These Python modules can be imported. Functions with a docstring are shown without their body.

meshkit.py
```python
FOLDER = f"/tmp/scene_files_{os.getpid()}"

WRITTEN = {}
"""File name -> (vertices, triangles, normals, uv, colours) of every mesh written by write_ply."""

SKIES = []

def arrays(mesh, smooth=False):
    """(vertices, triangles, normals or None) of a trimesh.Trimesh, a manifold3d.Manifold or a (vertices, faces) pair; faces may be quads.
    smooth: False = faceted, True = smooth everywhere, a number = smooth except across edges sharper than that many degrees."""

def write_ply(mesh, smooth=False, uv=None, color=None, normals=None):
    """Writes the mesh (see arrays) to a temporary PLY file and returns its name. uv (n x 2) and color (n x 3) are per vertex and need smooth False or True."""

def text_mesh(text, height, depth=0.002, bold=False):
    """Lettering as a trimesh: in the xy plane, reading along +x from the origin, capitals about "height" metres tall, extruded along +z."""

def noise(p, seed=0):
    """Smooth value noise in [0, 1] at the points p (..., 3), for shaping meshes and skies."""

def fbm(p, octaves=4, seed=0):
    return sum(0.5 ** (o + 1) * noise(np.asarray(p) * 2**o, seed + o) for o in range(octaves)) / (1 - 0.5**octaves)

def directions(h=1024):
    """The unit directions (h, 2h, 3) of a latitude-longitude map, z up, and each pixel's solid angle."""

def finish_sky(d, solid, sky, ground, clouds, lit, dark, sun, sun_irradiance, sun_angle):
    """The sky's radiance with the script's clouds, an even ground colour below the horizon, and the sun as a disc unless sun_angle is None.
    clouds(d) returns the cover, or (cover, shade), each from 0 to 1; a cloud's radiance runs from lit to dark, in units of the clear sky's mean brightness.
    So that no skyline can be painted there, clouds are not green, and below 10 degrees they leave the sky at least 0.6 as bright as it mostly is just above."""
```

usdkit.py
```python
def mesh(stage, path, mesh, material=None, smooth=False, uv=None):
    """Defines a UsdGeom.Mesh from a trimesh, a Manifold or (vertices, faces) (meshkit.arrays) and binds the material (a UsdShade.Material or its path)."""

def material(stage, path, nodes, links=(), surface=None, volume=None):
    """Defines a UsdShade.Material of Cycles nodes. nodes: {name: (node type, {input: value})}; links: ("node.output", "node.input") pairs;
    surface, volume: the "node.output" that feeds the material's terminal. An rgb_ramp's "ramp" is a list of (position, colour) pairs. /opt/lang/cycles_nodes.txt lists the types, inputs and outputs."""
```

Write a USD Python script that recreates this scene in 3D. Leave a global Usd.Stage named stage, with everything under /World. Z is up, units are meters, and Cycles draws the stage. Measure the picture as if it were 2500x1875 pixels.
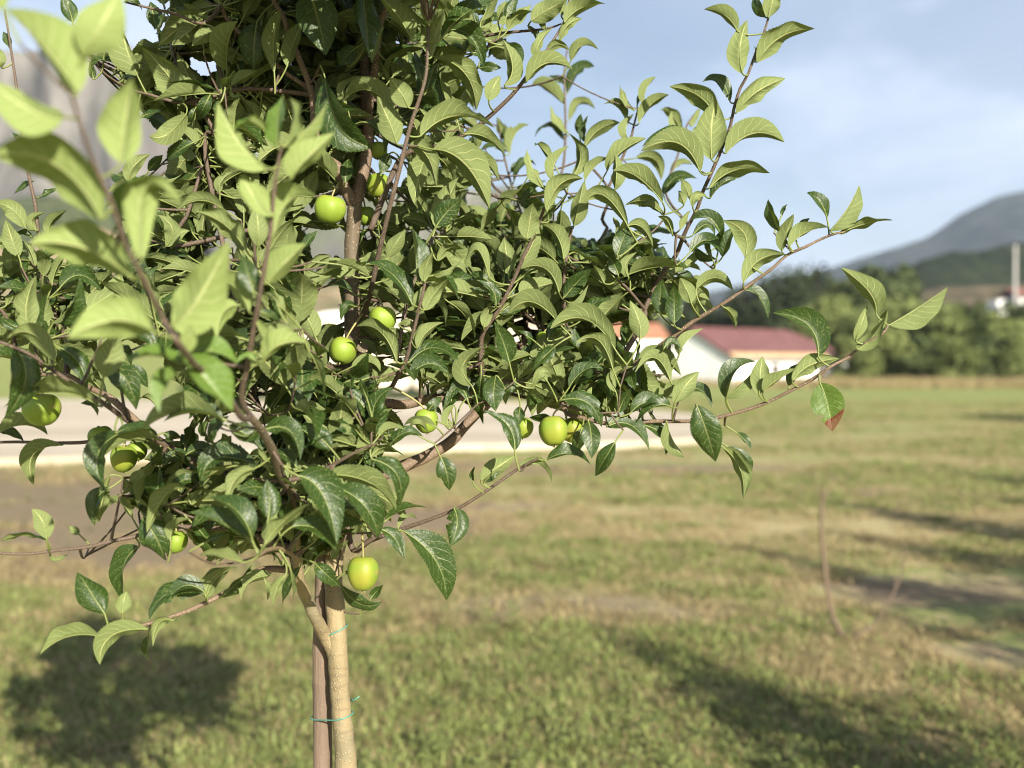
import math, random
import numpy as np
import trimesh
import shapely
import usdkit, meshkit
from pxr import Usd, UsdGeom, UsdLux, UsdShade, Gf, Sdf, Vt

stage = Usd.Stage.CreateInMemory()
UsdGeom.SetStageUpAxis(stage, "Z")
UsdGeom.Xform.Define(stage, "/World")
rng = np.random.default_rng(7)

# ------------------------------------------------------------------ camera
K = 0.0004            # tangent per pixel of the 2500 px wide photograph
EYE, HORIZON = 1.5, 885.0
cam = UsdGeom.Camera.Define(stage, "/World/camera")
cam.AddTranslateOp().Set(Gf.Vec3d(0, 0, EYE))
cam.AddRotateXYZOp().Set(Gf.Vec3f(90, 0, 0))
cam.CreateHorizontalApertureAttr(36.0)
cam.CreateVerticalApertureAttr(27.0)
cam.CreateFocalLengthAttr(36.0)
cam.CreateVerticalApertureOffsetAttr(-(937.5 - HORIZON) / 2500 * 36.0)
cam.CreateClippingRangeAttr(Gf.Vec2f(0.05, 20000))
cam.CreateFStopAttr(2.9)
cam.CreateFocusDistanceAttr(1.36)
cam.CreateExposureAttr(1.42)

# ------------------------------------------------------------------ sun and sky
SUN_AZ, SUN_EL = math.radians(154), math.radians(24)      # azimuth from +y (view) clockwise
to_sun = np.array([math.sin(SUN_AZ) * math.cos(SUN_EL), math.cos(SUN_AZ) * math.cos(SUN_EL), math.sin(SUN_EL)])
sun = UsdLux.DistantLight.Define(stage, "/World/sun")
sun.CreateIntensityAttr(1.25)
sun.CreateAngleAttr(0.53)
sun.CreateNormalizeAttr(True)
sun.CreateColorAttr(Gf.Vec3f(1.0, 0.93, 0.80))
sun.AddTransformOp().Set(Gf.Matrix4d().SetRotate(Gf.Rotation(Gf.Vec3d(0, 0, 1), Gf.Vec3d(*to_sun.tolist()))))


class Graph:
    """Collects Cycles nodes; add() takes numbers, colours or 'node.output' strings."""
    def __init__(self):
        self.nodes, self.links = {}, []
    def add(self, kind, out, **inp):
        name = f"n{len(self.nodes)}"
        given = {}
        for k, v in inp.items():
            if isinstance(v, str) and "." in v and v.split(".")[0] in self.nodes:
                self.links.append((v, f"{name}.{k}"))
            else:
                given[k] = v
        self.nodes[name] = (kind, given)
        return f"{name}.{out}"
    def math(self, op, a, b=0.5, c=0.0):
        return self.add("math", "value", math_type=op, value1=a, value2=b, value3=c)
    def mix(self, fac, a, b, mode="mix"):
        return self.add("mix_color", "result", blend_type=mode, fac=fac, a=a, b=b)
    def noise(self, scale, vec=None, detail=3, rough=0.5, distortion=0.0, out="fac"):
        kw = dict(scale=scale, detail=detail, roughness=rough, distortion=distortion)
        if vec:
            kw["vector"] = vec
        return self.add("noise_texture", out, **kw)
    def step(self, v, lo, hi, a=0.0, b=1.0):
        return self.add("map_range", "result", range_type="smoothstep", value=v, from_min=lo, from_max=hi, to_min=a, to_max=b, clamp=True)
    def pos(self):
        return self.add("geometry", "position")
    def make(self, name, surface=None, volume=None):
        return usdkit.material(stage, f"/World/Looks/{name}", self.nodes, self.links, surface=surface, volume=volume)
    def principled(self, color, rough=0.6, normal=None, **kw):
        if normal:
            kw["normal"] = normal
        return self.add("principled_bsdf", "BSDF", base_color=color, roughness=rough, **kw)


g = Graph()
d = g.add("texture_coordinate", "generated")
sky = g.add("sky_texture", "color", sky_type="single_scattering", sun_disc=False, sun_elevation=SUN_EL, sun_rotation=SUN_AZ, air_density=1.0, aerosol_density=1.6, ozone_density=1.0, altitude=300.0)
m1 = g.add("mapping", "vector", vector=d, scale=(2.2, 2.2, 5.0), location=(0.3, 0.1, 0.2))
c1 = g.step(g.noise(1.6, m1, detail=6, rough=0.55, distortion=0.3), 0.40, 0.72)
m2 = g.add("mapping", "vector", vector=d, scale=(1.0, 1.0, 2.2), location=(3.1, 0.0, 0.4))
c2 = g.step(g.noise(1.5, m2, detail=3), 0.35, 0.65)
cover = g.math("multiply_add", c1, 0.62, g.math("multiply_add", c2, 0.30, 0.16))
elev = g.add("separate_xyz", "z", vector=d)
cover = g.math("multiply", cover, g.step(elev, 0.36, 0.85, 1.0, 0.25))
cl = g.mix(cover, sky, (6.6, 7.5, 9.2))
bg = g.add("background_shader", "background", color=cl, strength=0.050)
sky_mat = g.make("sky", surface=bg)
dome = UsdLux.DomeLight.Define(stage, "/World/sky")
dome.CreateIntensityAttr(1.0)
UsdShade.MaterialBindingAPI.Apply(dome.GetPrim()).Bind(sky_mat)

# ------------------------------------------------------------------ helpers
used = {}


def numbered(parent, name):
    n = used.get((parent, name), -1) + 1
    used[(parent, name)] = n
    return f"{parent}/{name}" if n == 0 else f"{parent}/{name}_{n:03d}"


def tag(prim, label=None, cat=None, group=None, kind=None):
    for k, v in (("label", label), ("category", cat), ("group", group), ("kind", kind)):
        if v:
            prim.SetCustomDataByKey(k, v)


def thing(name, label, cat, loc=(0, 0, 0), rotz=0.0, group=None, scale=None):
    x = UsdGeom.Xform.Define(stage, numbered("/World", name))
    x.AddTranslateOp().Set(Gf.Vec3d(*[float(c) for c in loc]))
    x.AddRotateZOp().Set(float(math.degrees(rotz)))
    if scale is not None:
        x.AddScaleOp().Set(Gf.Vec3f(*[float(c) for c in scale]))
    tag(x.GetPrim(), label, cat, group)
    return str(x.GetPath())


def part(parent, name, mesh, mat, smooth=False, uv=None, label=None, kind=None):
    p = usdkit.mesh(stage, numbered(parent, name), mesh, mat, smooth=smooth, uv=uv)
    if label or kind:
        tag(p.GetPrim(), label, None, None, kind)
    return str(p.GetPath())


def structure(name, mesh, mat, smooth=True, label=None):
    p = usdkit.mesh(stage, numbered("/World", name), mesh, mat, smooth=smooth)
    tag(p.GetPrim(), label, None, None, "structure")
    return p


def copy_of(src, name, label, loc, rotz=0.0, scale=None, group=None, cat=None):
    x = UsdGeom.Xform.Define(stage, numbered("/World", name))
    x.GetPrim().GetReferences().AddInternalReference(src)
    x.ClearXformOpOrder()
    x.AddTranslateOp(opSuffix="c").Set(Gf.Vec3d(*[float(c) for c in loc]))
    x.AddRotateZOp(opSuffix="c").Set(float(math.degrees(rotz)))
    x.AddScaleOp(opSuffix="c").Set(Gf.Vec3f(*[float(c) for c in (scale or (1, 1, 1))]))
    x.GetPrim().SetInstanceable(True)
    tag(x.GetPrim(), label, cat, group)
    return str(x.GetPath())


def at(px, py, Y):
    return np.array([(px - 1250.0) * K * Y, Y, EYE - (py - HORIZON) * K * Y])


def ground_at(px, py):
    Y = EYE / ((py - HORIZON) * K)
    return np.array([(px - 1250.0) * K * Y, Y, 0.0])


def to_px(p):
    return np.array([1250.0 + p[0] / (K * p[1]), HORIZON - (p[2] - EYE) / (K * p[1])])


def unit(v):
    v = np.asarray(v, float)
    return v / max(np.linalg.norm(v), 1e-12)


def box(lo, hi):
    m = trimesh.creation.box(np.subtract(hi, lo))
    m.apply_translation(np.add(lo, hi) / 2.0)
    return m


def catmull(pts, step):
    """Smooth polyline through pts (n x k), resampled about every step in the first three columns."""
    pts = np.asarray(pts, float)
    out = []
    n = len(pts)
    for i in range(n - 1):
        p0, p1, p2, p3 = pts[max(i - 1, 0)], pts[i], pts[i + 1], pts[min(i + 2, n - 1)]
        m = max(1, int(np.ceil(np.linalg.norm(p2[:3] - p1[:3]) / step)))
        for t in np.arange(m) / m:
            out.append(0.5 * (2 * p1 + (p2 - p0) * t + (2 * p0 - 5 * p1 + 4 * p2 - p3) * t * t + (3 * p1 - p0 - 3 * p2 + p3) * t ** 3))
    out.append(pts[-1])
    return np.array(out)


def tube(path, radii, sides=8, cap=True, wobble=0.0, seed=0):
    path = np.asarray(path, float)
    radii = np.broadcast_to(radii, len(path)).astype(float)
    t = np.gradient(path, axis=0)
    t /= np.maximum(np.linalg.norm(t, axis=1, keepdims=True), 1e-12)
    ref = np.array([0.0, 0, 1]) if abs(t[0][2]) < 0.9 else np.array([1.0, 0, 0])
    if not cap:
        ref = ref if abs(t[:, 2]).max() < 0.97 else np.array([0.83, 0.55, 0.1])
        u = ref - t * (t @ ref)[:, None]
        u /= np.maximum(np.linalg.norm(u, axis=1, keepdims=True), 1e-9)
        w = np.cross(t, u)
        an = np.arange(sides) / sides * 2 * np.pi
        v = (path[:, None, :] + radii[:, None, None] * (np.cos(an)[None, :, None] * u[:, None, :] + np.sin(an)[None, :, None] * w[:, None, :])).reshape(-1, 3)
        i, j = np.meshgrid(np.arange(len(path) - 1), np.arange(sides), indexing="ij")
        a, b = (i * sides + j).ravel(), (i * sides + (j + 1) % sides).ravel()
        return v, np.vstack([np.stack([a, b, b + sides], 1), np.stack([a, b + sides, a + sides], 1)])
    u = unit(np.cross(t[0], ref))
    rings = []
    ang = np.arange(sides) / sides * 2 * np.pi
    for i in range(len(path)):
        u = unit(u - t[i] * np.dot(u, t[i]))
        w = np.cross(t[i], u)
        r = radii[i]
        ring = path[i] + r * (np.cos(ang)[:, None] * u + np.sin(ang)[:, None] * w)
        if wobble:
            k = meshkit.noise(ring * 60.0 + seed) - 0.5
            ring = path[i] + (ring - path[i]) * (1 + wobble * k[:, None])
        rings.append(ring)
    v = np.vstack(rings)
    f = []
    for i in range(len(path) - 1):
        a = i * sides + np.arange(sides)
        b = i * sides + (np.arange(sides) + 1) % sides
        f += [np.stack([a, b, b + sides], 1), np.stack([a, b + sides, a + sides], 1)]
    f = np.vstack(f)
    if cap:
        n = len(v)
        v = np.vstack([v, path[0], path[-1]])
        a = np.arange(sides)
        b = (a + 1) % sides
        last = (len(path) - 1) * sides
        f = np.vstack([f, np.stack([b, a, np.full(sides, n)], 1), np.stack([last + a, last + b, np.full(sides, n + 1)], 1)])
    return v, f


def join(parts):
    vs, fs, n = [], [], 0
    for v, f in parts:
        vs.append(v)
        fs.append(np.asarray(f) + n)
        n += len(v)
    return np.vstack(vs), np.vstack(fs)


# ------------------------------------------------------------------ materials
def leaf_material(name, top_a, top_b, under_a, under_b, vein, scorched=False, transl=(0.30, 0.42, 0.05)):
    g = Graph()
    uv = g.add("uvmap", "UV", attribute="st")
    sep = g.add("separate_xyz", "x", vector=uv)
    s, v = sep, sep.replace(".x", ".y")
    a = g.math("multiply", g.math("absolute", g.math("subtract", v, 0.5)), 2.0)
    t = g.math("multiply_add", g.math("subtract", s, g.math("multiply", g.math("power", a, 1.25), 0.22)), 8.0, g.math("multiply", g.noise(55.0, g.add("geometry", "position"), detail=1), 0.9))
    line = g.math("multiply", g.math("absolute", g.math("subtract", g.math("fraction", g.math("add", t, 20.0)), 0.5)), 2.0)
    side = g.math("multiply", g.step(line, 0.80, 1.0), g.step(a, 0.6, 1.0, 1.0, 0.25))
    mid = g.step(a, 0.0, 0.11, 1.0, 0.0)
    stalk = g.math("less_than", s, -0.001)
    geo = g.add("geometry", "backfacing")
    rnd = geo.replace("backfacing", "random_per_island")
    pos = geo.replace("backfacing", "position")
    n1 = g.noise(70.0, pos, detail=2)
    n2 = g.noise(420.0, pos, detail=1)
    veins = g.math("maximum", g.math("maximum", g.math("multiply", side, 0.55), mid), stalk)
    mixr = g.math("multiply_add", n1, 0.5, g.math("multiply_add", rnd, 1.5, -0.50))
    mixr = g.add("clamp", "result", value=mixr)
    top = g.mix(g.math("multiply", veins, 0.22), g.mix(mixr, top_a, top_b), vein)
    und = g.mix(g.math("multiply", veins, 0.72), g.mix(mixr, under_a, under_b), vein)
    top = g.mix(g.step(n2, 0.56, 0.75, 0.0, 0.35), top, g.mix(0.5, top_b, vein))
    col = g.mix(geo, top, und)
    col = g.mix(stalk, col, (0.17, 0.20, 0.060))
    col = g.mix(g.math("multiply", g.step(rnd, 0.955, 0.975), g.step(n1, 0.3, 0.6)), col, (0.26, 0.25, 0.05))
    if scorched:
        edge = g.math("add", s, g.math("multiply_add", n1, 0.12, g.math("multiply", g.math("subtract", v, 0.5), -0.25)))
        brown = g.mix(n2, (0.065, 0.020, 0.010), (0.165, 0.080, 0.036))
        col = g.mix(g.step(edge, 0.76, 0.85), col, brown)
        rim = g.math("multiply", g.step(edge, 0.78, 0.80), g.step(edge, 0.83, 0.86, 1.0, 0.0))
        col = g.mix(rim, col, (0.10, 0.016, 0.008))
    else:
        spot = g.math("multiply", g.step(g.noise(38.0, pos, detail=1), 0.70, 0.73), g.step(rnd, 0.55, 0.6))
        col = g.mix(g.math("multiply", spot, 0.8), col, (0.16, 0.08, 0.03))
    ht = g.math("multiply_add", side, -0.7, g.math("multiply_add", mid, -0.6, g.math("multiply_add", n2, 0.6, g.math("multiply", n1, 1.6))))
    bump = g.add("bump", "normal", height=ht, strength=0.45, distance=0.0012)
    rough = g.add("mix_float", "result", fac=geo, a=0.43, b=0.80)
    p = g.principled(col, rough, bump, specular_ior_level=0.34)
    tr = g.add("translucent_bsdf", "BSDF", color=g.mix(g.math("multiply", veins, 0.4), g.mix(mixr, transl, tuple(c * 0.8 for c in transl)), (0.2, 0.2, 0.05)))
    return g.make(name, surface=g.add("mix_closure", "closure", fac=0.11, closure1=p, closure2=tr))


LEAF = leaf_material("apple_leaf", (0.018, 0.040, 0.006), (0.084, 0.128, 0.014), (0.122, 0.152, 0.050), (0.245, 0.270, 0.100), (0.40, 0.41, 0.17))
YOUNG = leaf_material("young_leaf", (0.075, 0.130, 0.018), (0.105, 0.165, 0.028), (0.165, 0.212, 0.062), (0.235, 0.275, 0.088), (0.45, 0.47, 0.22))
SCORCH = leaf_material("scorched_leaf", (0.060, 0.105, 0.014), (0.090, 0.140, 0.022), (0.20, 0.27, 0.08), (0.26, 0.32, 0.1), (0.38, 0.42, 0.16), scorched=True)


def bark(name, dark, light, spots, scale=30.0, spot_scale=260.0, amt=0.6):
    g = Graph()
    p = g.pos()
    mp = g.add("mapping", "vector", vector=p, scale=(1.0, 1.0, 0.35))
    n = g.noise(scale, mp, detail=5, rough=0.6)
    big = g.noise(9.0, p, detail=2)
    if name in ("stake_wood", "dead_wood"):
        n = g.noise(150.0, g.add("mapping", "vector", vector=p, scale=(1.0, 1.0, 0.04)), detail=5, rough=0.7)
    vor = g.add("voronoi_texture", "distance", vector=p, scale=spot_scale)
    lent = g.math("multiply", g.step(vor, 0.16, 0.30, 1.0, 0.0), amt)
    c = g.mix(g.math("multiply_add", big, 0.5, g.math("multiply", n, 0.6)), dark, light)
    if name == "trunk_bark":
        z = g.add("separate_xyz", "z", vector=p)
        band = g.noise(1.0, g.add("mapping", "vector", vector=p, scale=(25.0, 25.0, 160.0)), detail=3)
        c = g.mix(g.step(band, 0.54, 0.70, 0.0, 0.32), c, (0.085, 0.062, 0.034))
        grime = g.noise(14.0, p, detail=5, rough=0.7)
        c = g.mix(g.step(grime, 0.48, 0.68, 0.0, 0.55), c, (0.12, 0.115, 0.075))
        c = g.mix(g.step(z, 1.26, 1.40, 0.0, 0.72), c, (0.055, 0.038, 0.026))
    c = g.mix(lent, c, spots)
    b = g.add("bump", "normal", height=g.math("add", n, g.math("multiply", lent, 0.5)), strength=0.9, distance=0.003)
    return g.make(name, surface=g.principled(c, 0.72, b))


BARK = bark("trunk_bark", (0.115, 0.088, 0.044), (0.285, 0.222, 0.118), (0.38, 0.31, 0.19), 55.0, 190.0, 0.55)
LIMB = bark("limb_bark", (0.075, 0.048, 0.032), (0.17, 0.115, 0.07), (0.45, 0.38, 0.28), 60.0, 300.0, 0.8)
TWIG = bark("twig_bark", (0.048, 0.032, 0.022), (0.110, 0.074, 0.048), (0.40, 0.34, 0.24), 90.0, 420.0, 0.6)
SHOOT = bark("shoot_bark", (0.13, 0.075, 0.045), (0.24, 0.19, 0.10), (0.45, 0.40, 0.25), 90.0, 420.0, 0.4)
STAKE = bark("stake_wood", (0.085, 0.058, 0.040), (0.185, 0.132, 0.092), (0.20, 0.13, 0.09), 26.0, 90.0, 0.15)
DEADWOOD = bark("dead_wood", (0.075, 0.050, 0.032), (0.17, 0.12, 0.078), (0.2, 0.15, 0.1), 26.0, 90.0, 0.15)

g = Graph()
p_ = g.add("texture_coordinate", "object")
sepo = g.add("separate_xyz", "z", vector=p_)
n_ = g.noise(30.0, p_, detail=3)
rn = g.add("object_info", "random")
base_c = g.mix(n_, (0.145, 0.215, 0.020), (0.205, 0.275, 0.034))
base_c = g.mix(g.math("multiply", rn, 0.5), base_c, (0.125, 0.195, 0.020))
dots = g.step(g.add("voronoi_texture", "distance", vector=p_, scale=330.0), 0.10, 0.22, 0.55, 0.0)
base_c = g.mix(dots, base_c, (0.33, 0.35, 0.12))
base_c = g.mix(g.step(sepo, 0.010, 0.018, 0.0, 0.25), base_c, (0.30, 0.22, 0.04))
blush = g.math("multiply", g.step(g.noise(14.0, p_, detail=2), 0.52, 0.68), g.step(rn, 0.35, 0.9, 0.0, 0.32))
base_c = g.mix(blush, base_c, (0.34, 0.20, 0.035))
scar = g.step(g.noise(75.0, p_, detail=2), 0.66, 0.70, 0.0, 0.6)
base_c = g.mix(scar, base_c, (0.26, 0.19, 0.07))
APPLE = g.make("apple_skin", surface=g.principled(base_c, 0.50, g.add("bump", "normal", height=n_, strength=0.12, distance=0.002), subsurface_weight=0.05, subsurface_scale=0.004, subsurface_radius=(1.0, 0.9, 0.2), specular_ior_level=0.3))
g = Graph()
STEM = g.make("fruit_stem", surface=g.principled(g.mix(g.noise(200.0, g.pos()), (0.20, 0.19, 0.06), (0.30, 0.25, 0.10)), 0.6))
g = Graph()
CALYX = g.make("calyx", surface=g.principled(g.mix(g.noise(400.0, g.pos()), (0.16, 0.12, 0.05), (0.36, 0.34, 0.16)), 0.8))
g = Graph()
TIE = g.make("tie_plastic", surface=g.principled(g.mix(g.noise(150.0, g.pos()), (0.05, 0.18, 0.14), (0.09, 0.25, 0.20)), 0.4))

# ground
g = Graph()
p_ = g.pos()
sp = g.add("separate_xyz", "x", vector=p_)
gx, gy, gz = sp, sp.replace(".x", ".y"), sp.replace(".x", ".z")
mp = g.add("mapping", "vector", vector=p_, scale=(0.7, 1.0, 1.0))
a_ = g.noise(0.55, mp, detail=5, rough=0.6, distortion=0.4)
b_ = g.noise(5.0, p_, detail=5, rough=0.65)
c_ = g.noise(38.0, p_, detail=4, rough=0.7)
soil = g.mix(c_, (0.13, 0.092, 0.060), (0.27, 0.205, 0.135))
straw = g.mix(c_, (0.29, 0.235, 0.115), (0.49, 0.41, 0.22))
green = g.mix(c_, (0.115, 0.150, 0.038), (0.265, 0.305, 0.098))
ab = g.math("multiply_add", b_, 0.45, g.math("multiply", a_, 0.65))
col = g.mix(g.step(ab, 0.44, 0.52), soil, straw)
col = g.mix(g.step(ab, 0.50, 0.58, 0.0, 0.85), col, green)
mot = g.math("subtract", b_, 0.5)
sm = g.add("attribute", "fac", attribute="soil")
tm = g.add("attribute", "fac", attribute="straw")
col = g.mix(g.step(g.math("multiply_add", mot, 1.6, tm), 0.35, 0.75, 0.0, 0.85), col, straw)
col = g.mix(g.step(g.math("multiply_add", mot, 1.6, sm), 0.35, 0.75, 0.0, 0.9), col, soil)
far = g.step(gy, 12.0, 40.0)
col = g.mix(g.math("multiply", far, 0.82), col, g.mix(b_, (0.145, 0.185, 0.046), (0.27, 0.295, 0.095)))
GROUND = g.make("ground_soil", surface=g.principled(col, 0.95, g.add("bump", "normal", height=g.math("add", b_, c_), strength=0.7, distance=0.03), specular_ior_level=0.15))


def grass_mat(name, a, b, c):
    g = Graph()
    geo = g.add("geometry", "random_per_island")
    o = g.add("object_info", "random")
    col = g.mix(g.math("multiply_add", geo, 0.6, g.math("multiply", o, 0.4)), a, b)
    col = g.mix(g.step(geo, 0.86, 0.9), col, c)
    p = g.principled(col, 0.6, specular_ior_level=0.3)
    t = g.add("translucent_bsdf", "BSDF", color=col)
    return g.make(name, surface=g.add("mix_closure", "closure", fac=0.3, closure1=p, closure2=t))


GRASS_G = grass_mat("grass_green", (0.135, 0.165, 0.045), (0.42, 0.46, 0.165), (0.54, 0.48, 0.26))
GRASS_S = grass_mat("grass_straw", (0.29, 0.23, 0.11), (0.54, 0.45, 0.24), (0.15, 0.17, 0.05))


def foliage_mat(name, a, b, tr=0.2):
    g = Graph()
    geo = g.add("geometry", "random_per_island")
    pos = geo.replace("random_per_island", "position")
    o = g.add("object_info", "random")
    n = g.noise(0.8, pos, detail=3)
    f = g.add("clamp", "result", value=g.math("add", g.math("multiply_add", geo, 0.5, g.math("multiply", o, 0.3)), g.math("multiply_add", n, 0.6, -0.2)))
    col = g.mix(f, a, b)
    p = g.principled(col, 0.7, specular_ior_level=0.25)
    t = g.add("translucent_bsdf", "BSDF", color=col)
    return g.make(name, surface=g.add("mix_closure", "closure", fac=tr, closure1=p, closure2=t))


FOL_DARK = foliage_mat("foliage_dark", (0.022, 0.034, 0.012), (0.070, 0.088, 0.032))
FOL_OLIVE = foliage_mat("foliage_olive", (0.12, 0.150, 0.045), (0.30, 0.33, 0.11), 0.3)
FOL_MID = foliage_mat("foliage_mid", (0.055, 0.075, 0.024), (0.135, 0.165, 0.055), 0.25)


def simple(name, a, b, scale, rough=0.85, stretch=(1, 1, 1), bump=0.4, dist=0.02, detail=5):
    g = Graph()
    mp = g.add("mapping", "vector", vector=g.pos(), scale=stretch)
    n = g.noise(scale, mp, detail=detail, rough=0.6)
    return g.make(name, surface=g.principled(g.mix(g.step(n, 0.3, 0.7), a, b), rough, g.add("bump", "normal", height=n, strength=bump, distance=dist), specular_ior_level=0.3))


g = Graph()
p_ = g.pos()
ca, cb, cc_ = g.noise(0.22, g.add("mapping", "vector", vector=p_, scale=(0.35, 1, 1)), detail=5), g.noise(1.8, p_, detail=5, rough=0.65), g.noise(30.0, p_, detail=3)
cm = g.mix(g.step(ca, 0.35, 0.65), (0.37, 0.31, 0.225), (0.50, 0.435, 0.335))
cm = g.mix(g.step(cb, 0.55, 0.72, 0.0, 0.5), cm, (0.30, 0.235, 0.155))
cm = g.mix(g.math("multiply", cc_, 0.3), cm, (0.33, 0.28, 0.21))
CONCRETE = g.make("pale_concrete", surface=g.principled(cm, 0.9, g.add("bump", "normal", height=cc_, strength=0.4, distance=0.01)))
PLASTER = simple("white_plaster", (0.70, 0.70, 0.68), (0.80, 0.795, 0.77), 0.8, bump=0.1)
PANEL = simple("grey_sheet", (0.62, 0.64, 0.66), (0.72, 0.73, 0.74), 1.2, bump=0.1)
ROOF_RED = simple("red_roof", (0.115, 0.050, 0.048), (0.160, 0.074, 0.070), 1.4, rough=0.7, bump=0.2)
ROOF_ORANGE = simple("orange_tile", (0.30, 0.13, 0.075), (0.40, 0.19, 0.11), 2.0)
ROOF_BROWN = simple("brown_tile", (0.17, 0.070, 0.052), (0.24, 0.105, 0.078), 2.0)
TILE = simple("eave_tile", (0.48, 0.29, 0.13), (0.68, 0.50, 0.27), 3.0)
WOODDARK = simple("dark_wood", (0.05, 0.04, 0.035), (0.09, 0.075, 0.06), 6.0)
METAL = simple("pole_metal", (0.38, 0.36, 0.34), (0.48, 0.46, 0.44), 3.0, rough=0.5)
g = Graph()
rr = g.add("object_info", "random")
nn = g.noise(2.6, g.pos(), detail=5)
sc = g.mix(g.math("multiply_add", nn, 0.6, g.math("multiply", rr, 0.45)), (0.34, 0.29, 0.23), (0.66, 0.60, 0.51))
STONE = g.make("rubble_stone", surface=g.principled(g.mix(g.step(rr, 0.86, 0.9, 0.0, 0.6), sc, (0.46, 0.30, 0.17)), 0.9, g.add("bump", "normal", height=nn, strength=0.5, distance=0.05)))

g = Graph()
p_ = g.pos()
mp = g.add("mapping", "vector", vector=p_, scale=(1.0, 1.0, 0.12))
n1 = g.noise(0.05, mp, detail=7, rough=0.62)
n2 = g.noise(0.012, p_, detail=4)
col = g.mix(g.step(n1, 0.34, 0.66), (0.065, 0.062, 0.058), (0.175, 0.163, 0.146))
col = g.mix(g.step(n2, 0.45, 0.65, 0.0, 0.35), col, (0.11, 0.095, 0.095))
nz = g.add("separate_xyz", "z", vector=g.add("geometry", "normal"))
col = g.mix(g.step(nz, 0.50, 0.75, 0.0, 0.8), col, (0.075, 0.085, 0.04))
CLIFF = g.make("cliff_rock", surface=g.principled(col, 0.95, g.add("bump", "normal", height=n1, strength=0.8, distance=3.0)))


def hill_mat(name, a, b, c, scale, far=0.5):
    g = Graph()
    p = g.pos()
    n = g.noise(scale, p, detail=6, rough=0.65)
    m = g.noise(scale * 0.17, p, detail=4)
    col = g.mix(g.step(n, 0.38, 0.6), a, b)
    col = g.mix(g.step(m, 0.52, 0.64, 0.0, far), col, c)
    return g.make(name, surface=g.principled(col, 0.95, g.add("bump", "normal", height=n, strength=0.9, distance=0.35 / scale), specular_ior_level=0.1))


HILL_SCRUB = hill_mat("hill_scrub", (0.035, 0.045, 0.020), (0.085, 0.10, 0.045), (0.17, 0.15, 0.08), 0.22, 0.4)
HILL_TAN = hill_mat("hill_dry", (0.20, 0.155, 0.09), (0.34, 0.265, 0.16), (0.09, 0.105, 0.045), 0.25, 0.6)
HILL_WOOD = hill_mat("hill_wood", (0.006, 0.011, 0.005), (0.022, 0.031, 0.012), (0.03, 0.035, 0.015), 0.25, 0.3)
HILL_BANK = hill_mat("hill_bank", (0.060, 0.055, 0.030), (0.15, 0.115, 0.07), (0.05, 0.06, 0.025), 0.25, 0.6)
MOUNTAIN = hill_mat("mountain_forest", (0.014, 0.022, 0.020), (0.038, 0.048, 0.042), (0.07, 0.07, 0.06), 0.03, 0.5)

# ------------------------------------------------------------------ air
haze_g = Graph()
vol = haze_g.add("principled_volume", "volume", color=(0.72, 0.83, 0.98), density=0.00023, anisotropy=0.25)
HAZE = haze_g.make("haze_air", volume=vol)
hz = usdkit.mesh(stage, "/World/haze", box((-2600, -400, -12), (3000, 2600, 300)), HAZE)
tag(hz.GetPrim(), "pale blue haze over the far hills", "haze", None, "stuff")

# ------------------------------------------------------------------ ground sheet, hills, cliffs
def spread(lo, hi, n, power=3.0):
    u = np.linspace(-1, 1, n)
    s = np.sign(u) * np.abs(u) ** power
    return np.where(s < 0, s * abs(lo), s * hi)


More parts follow.
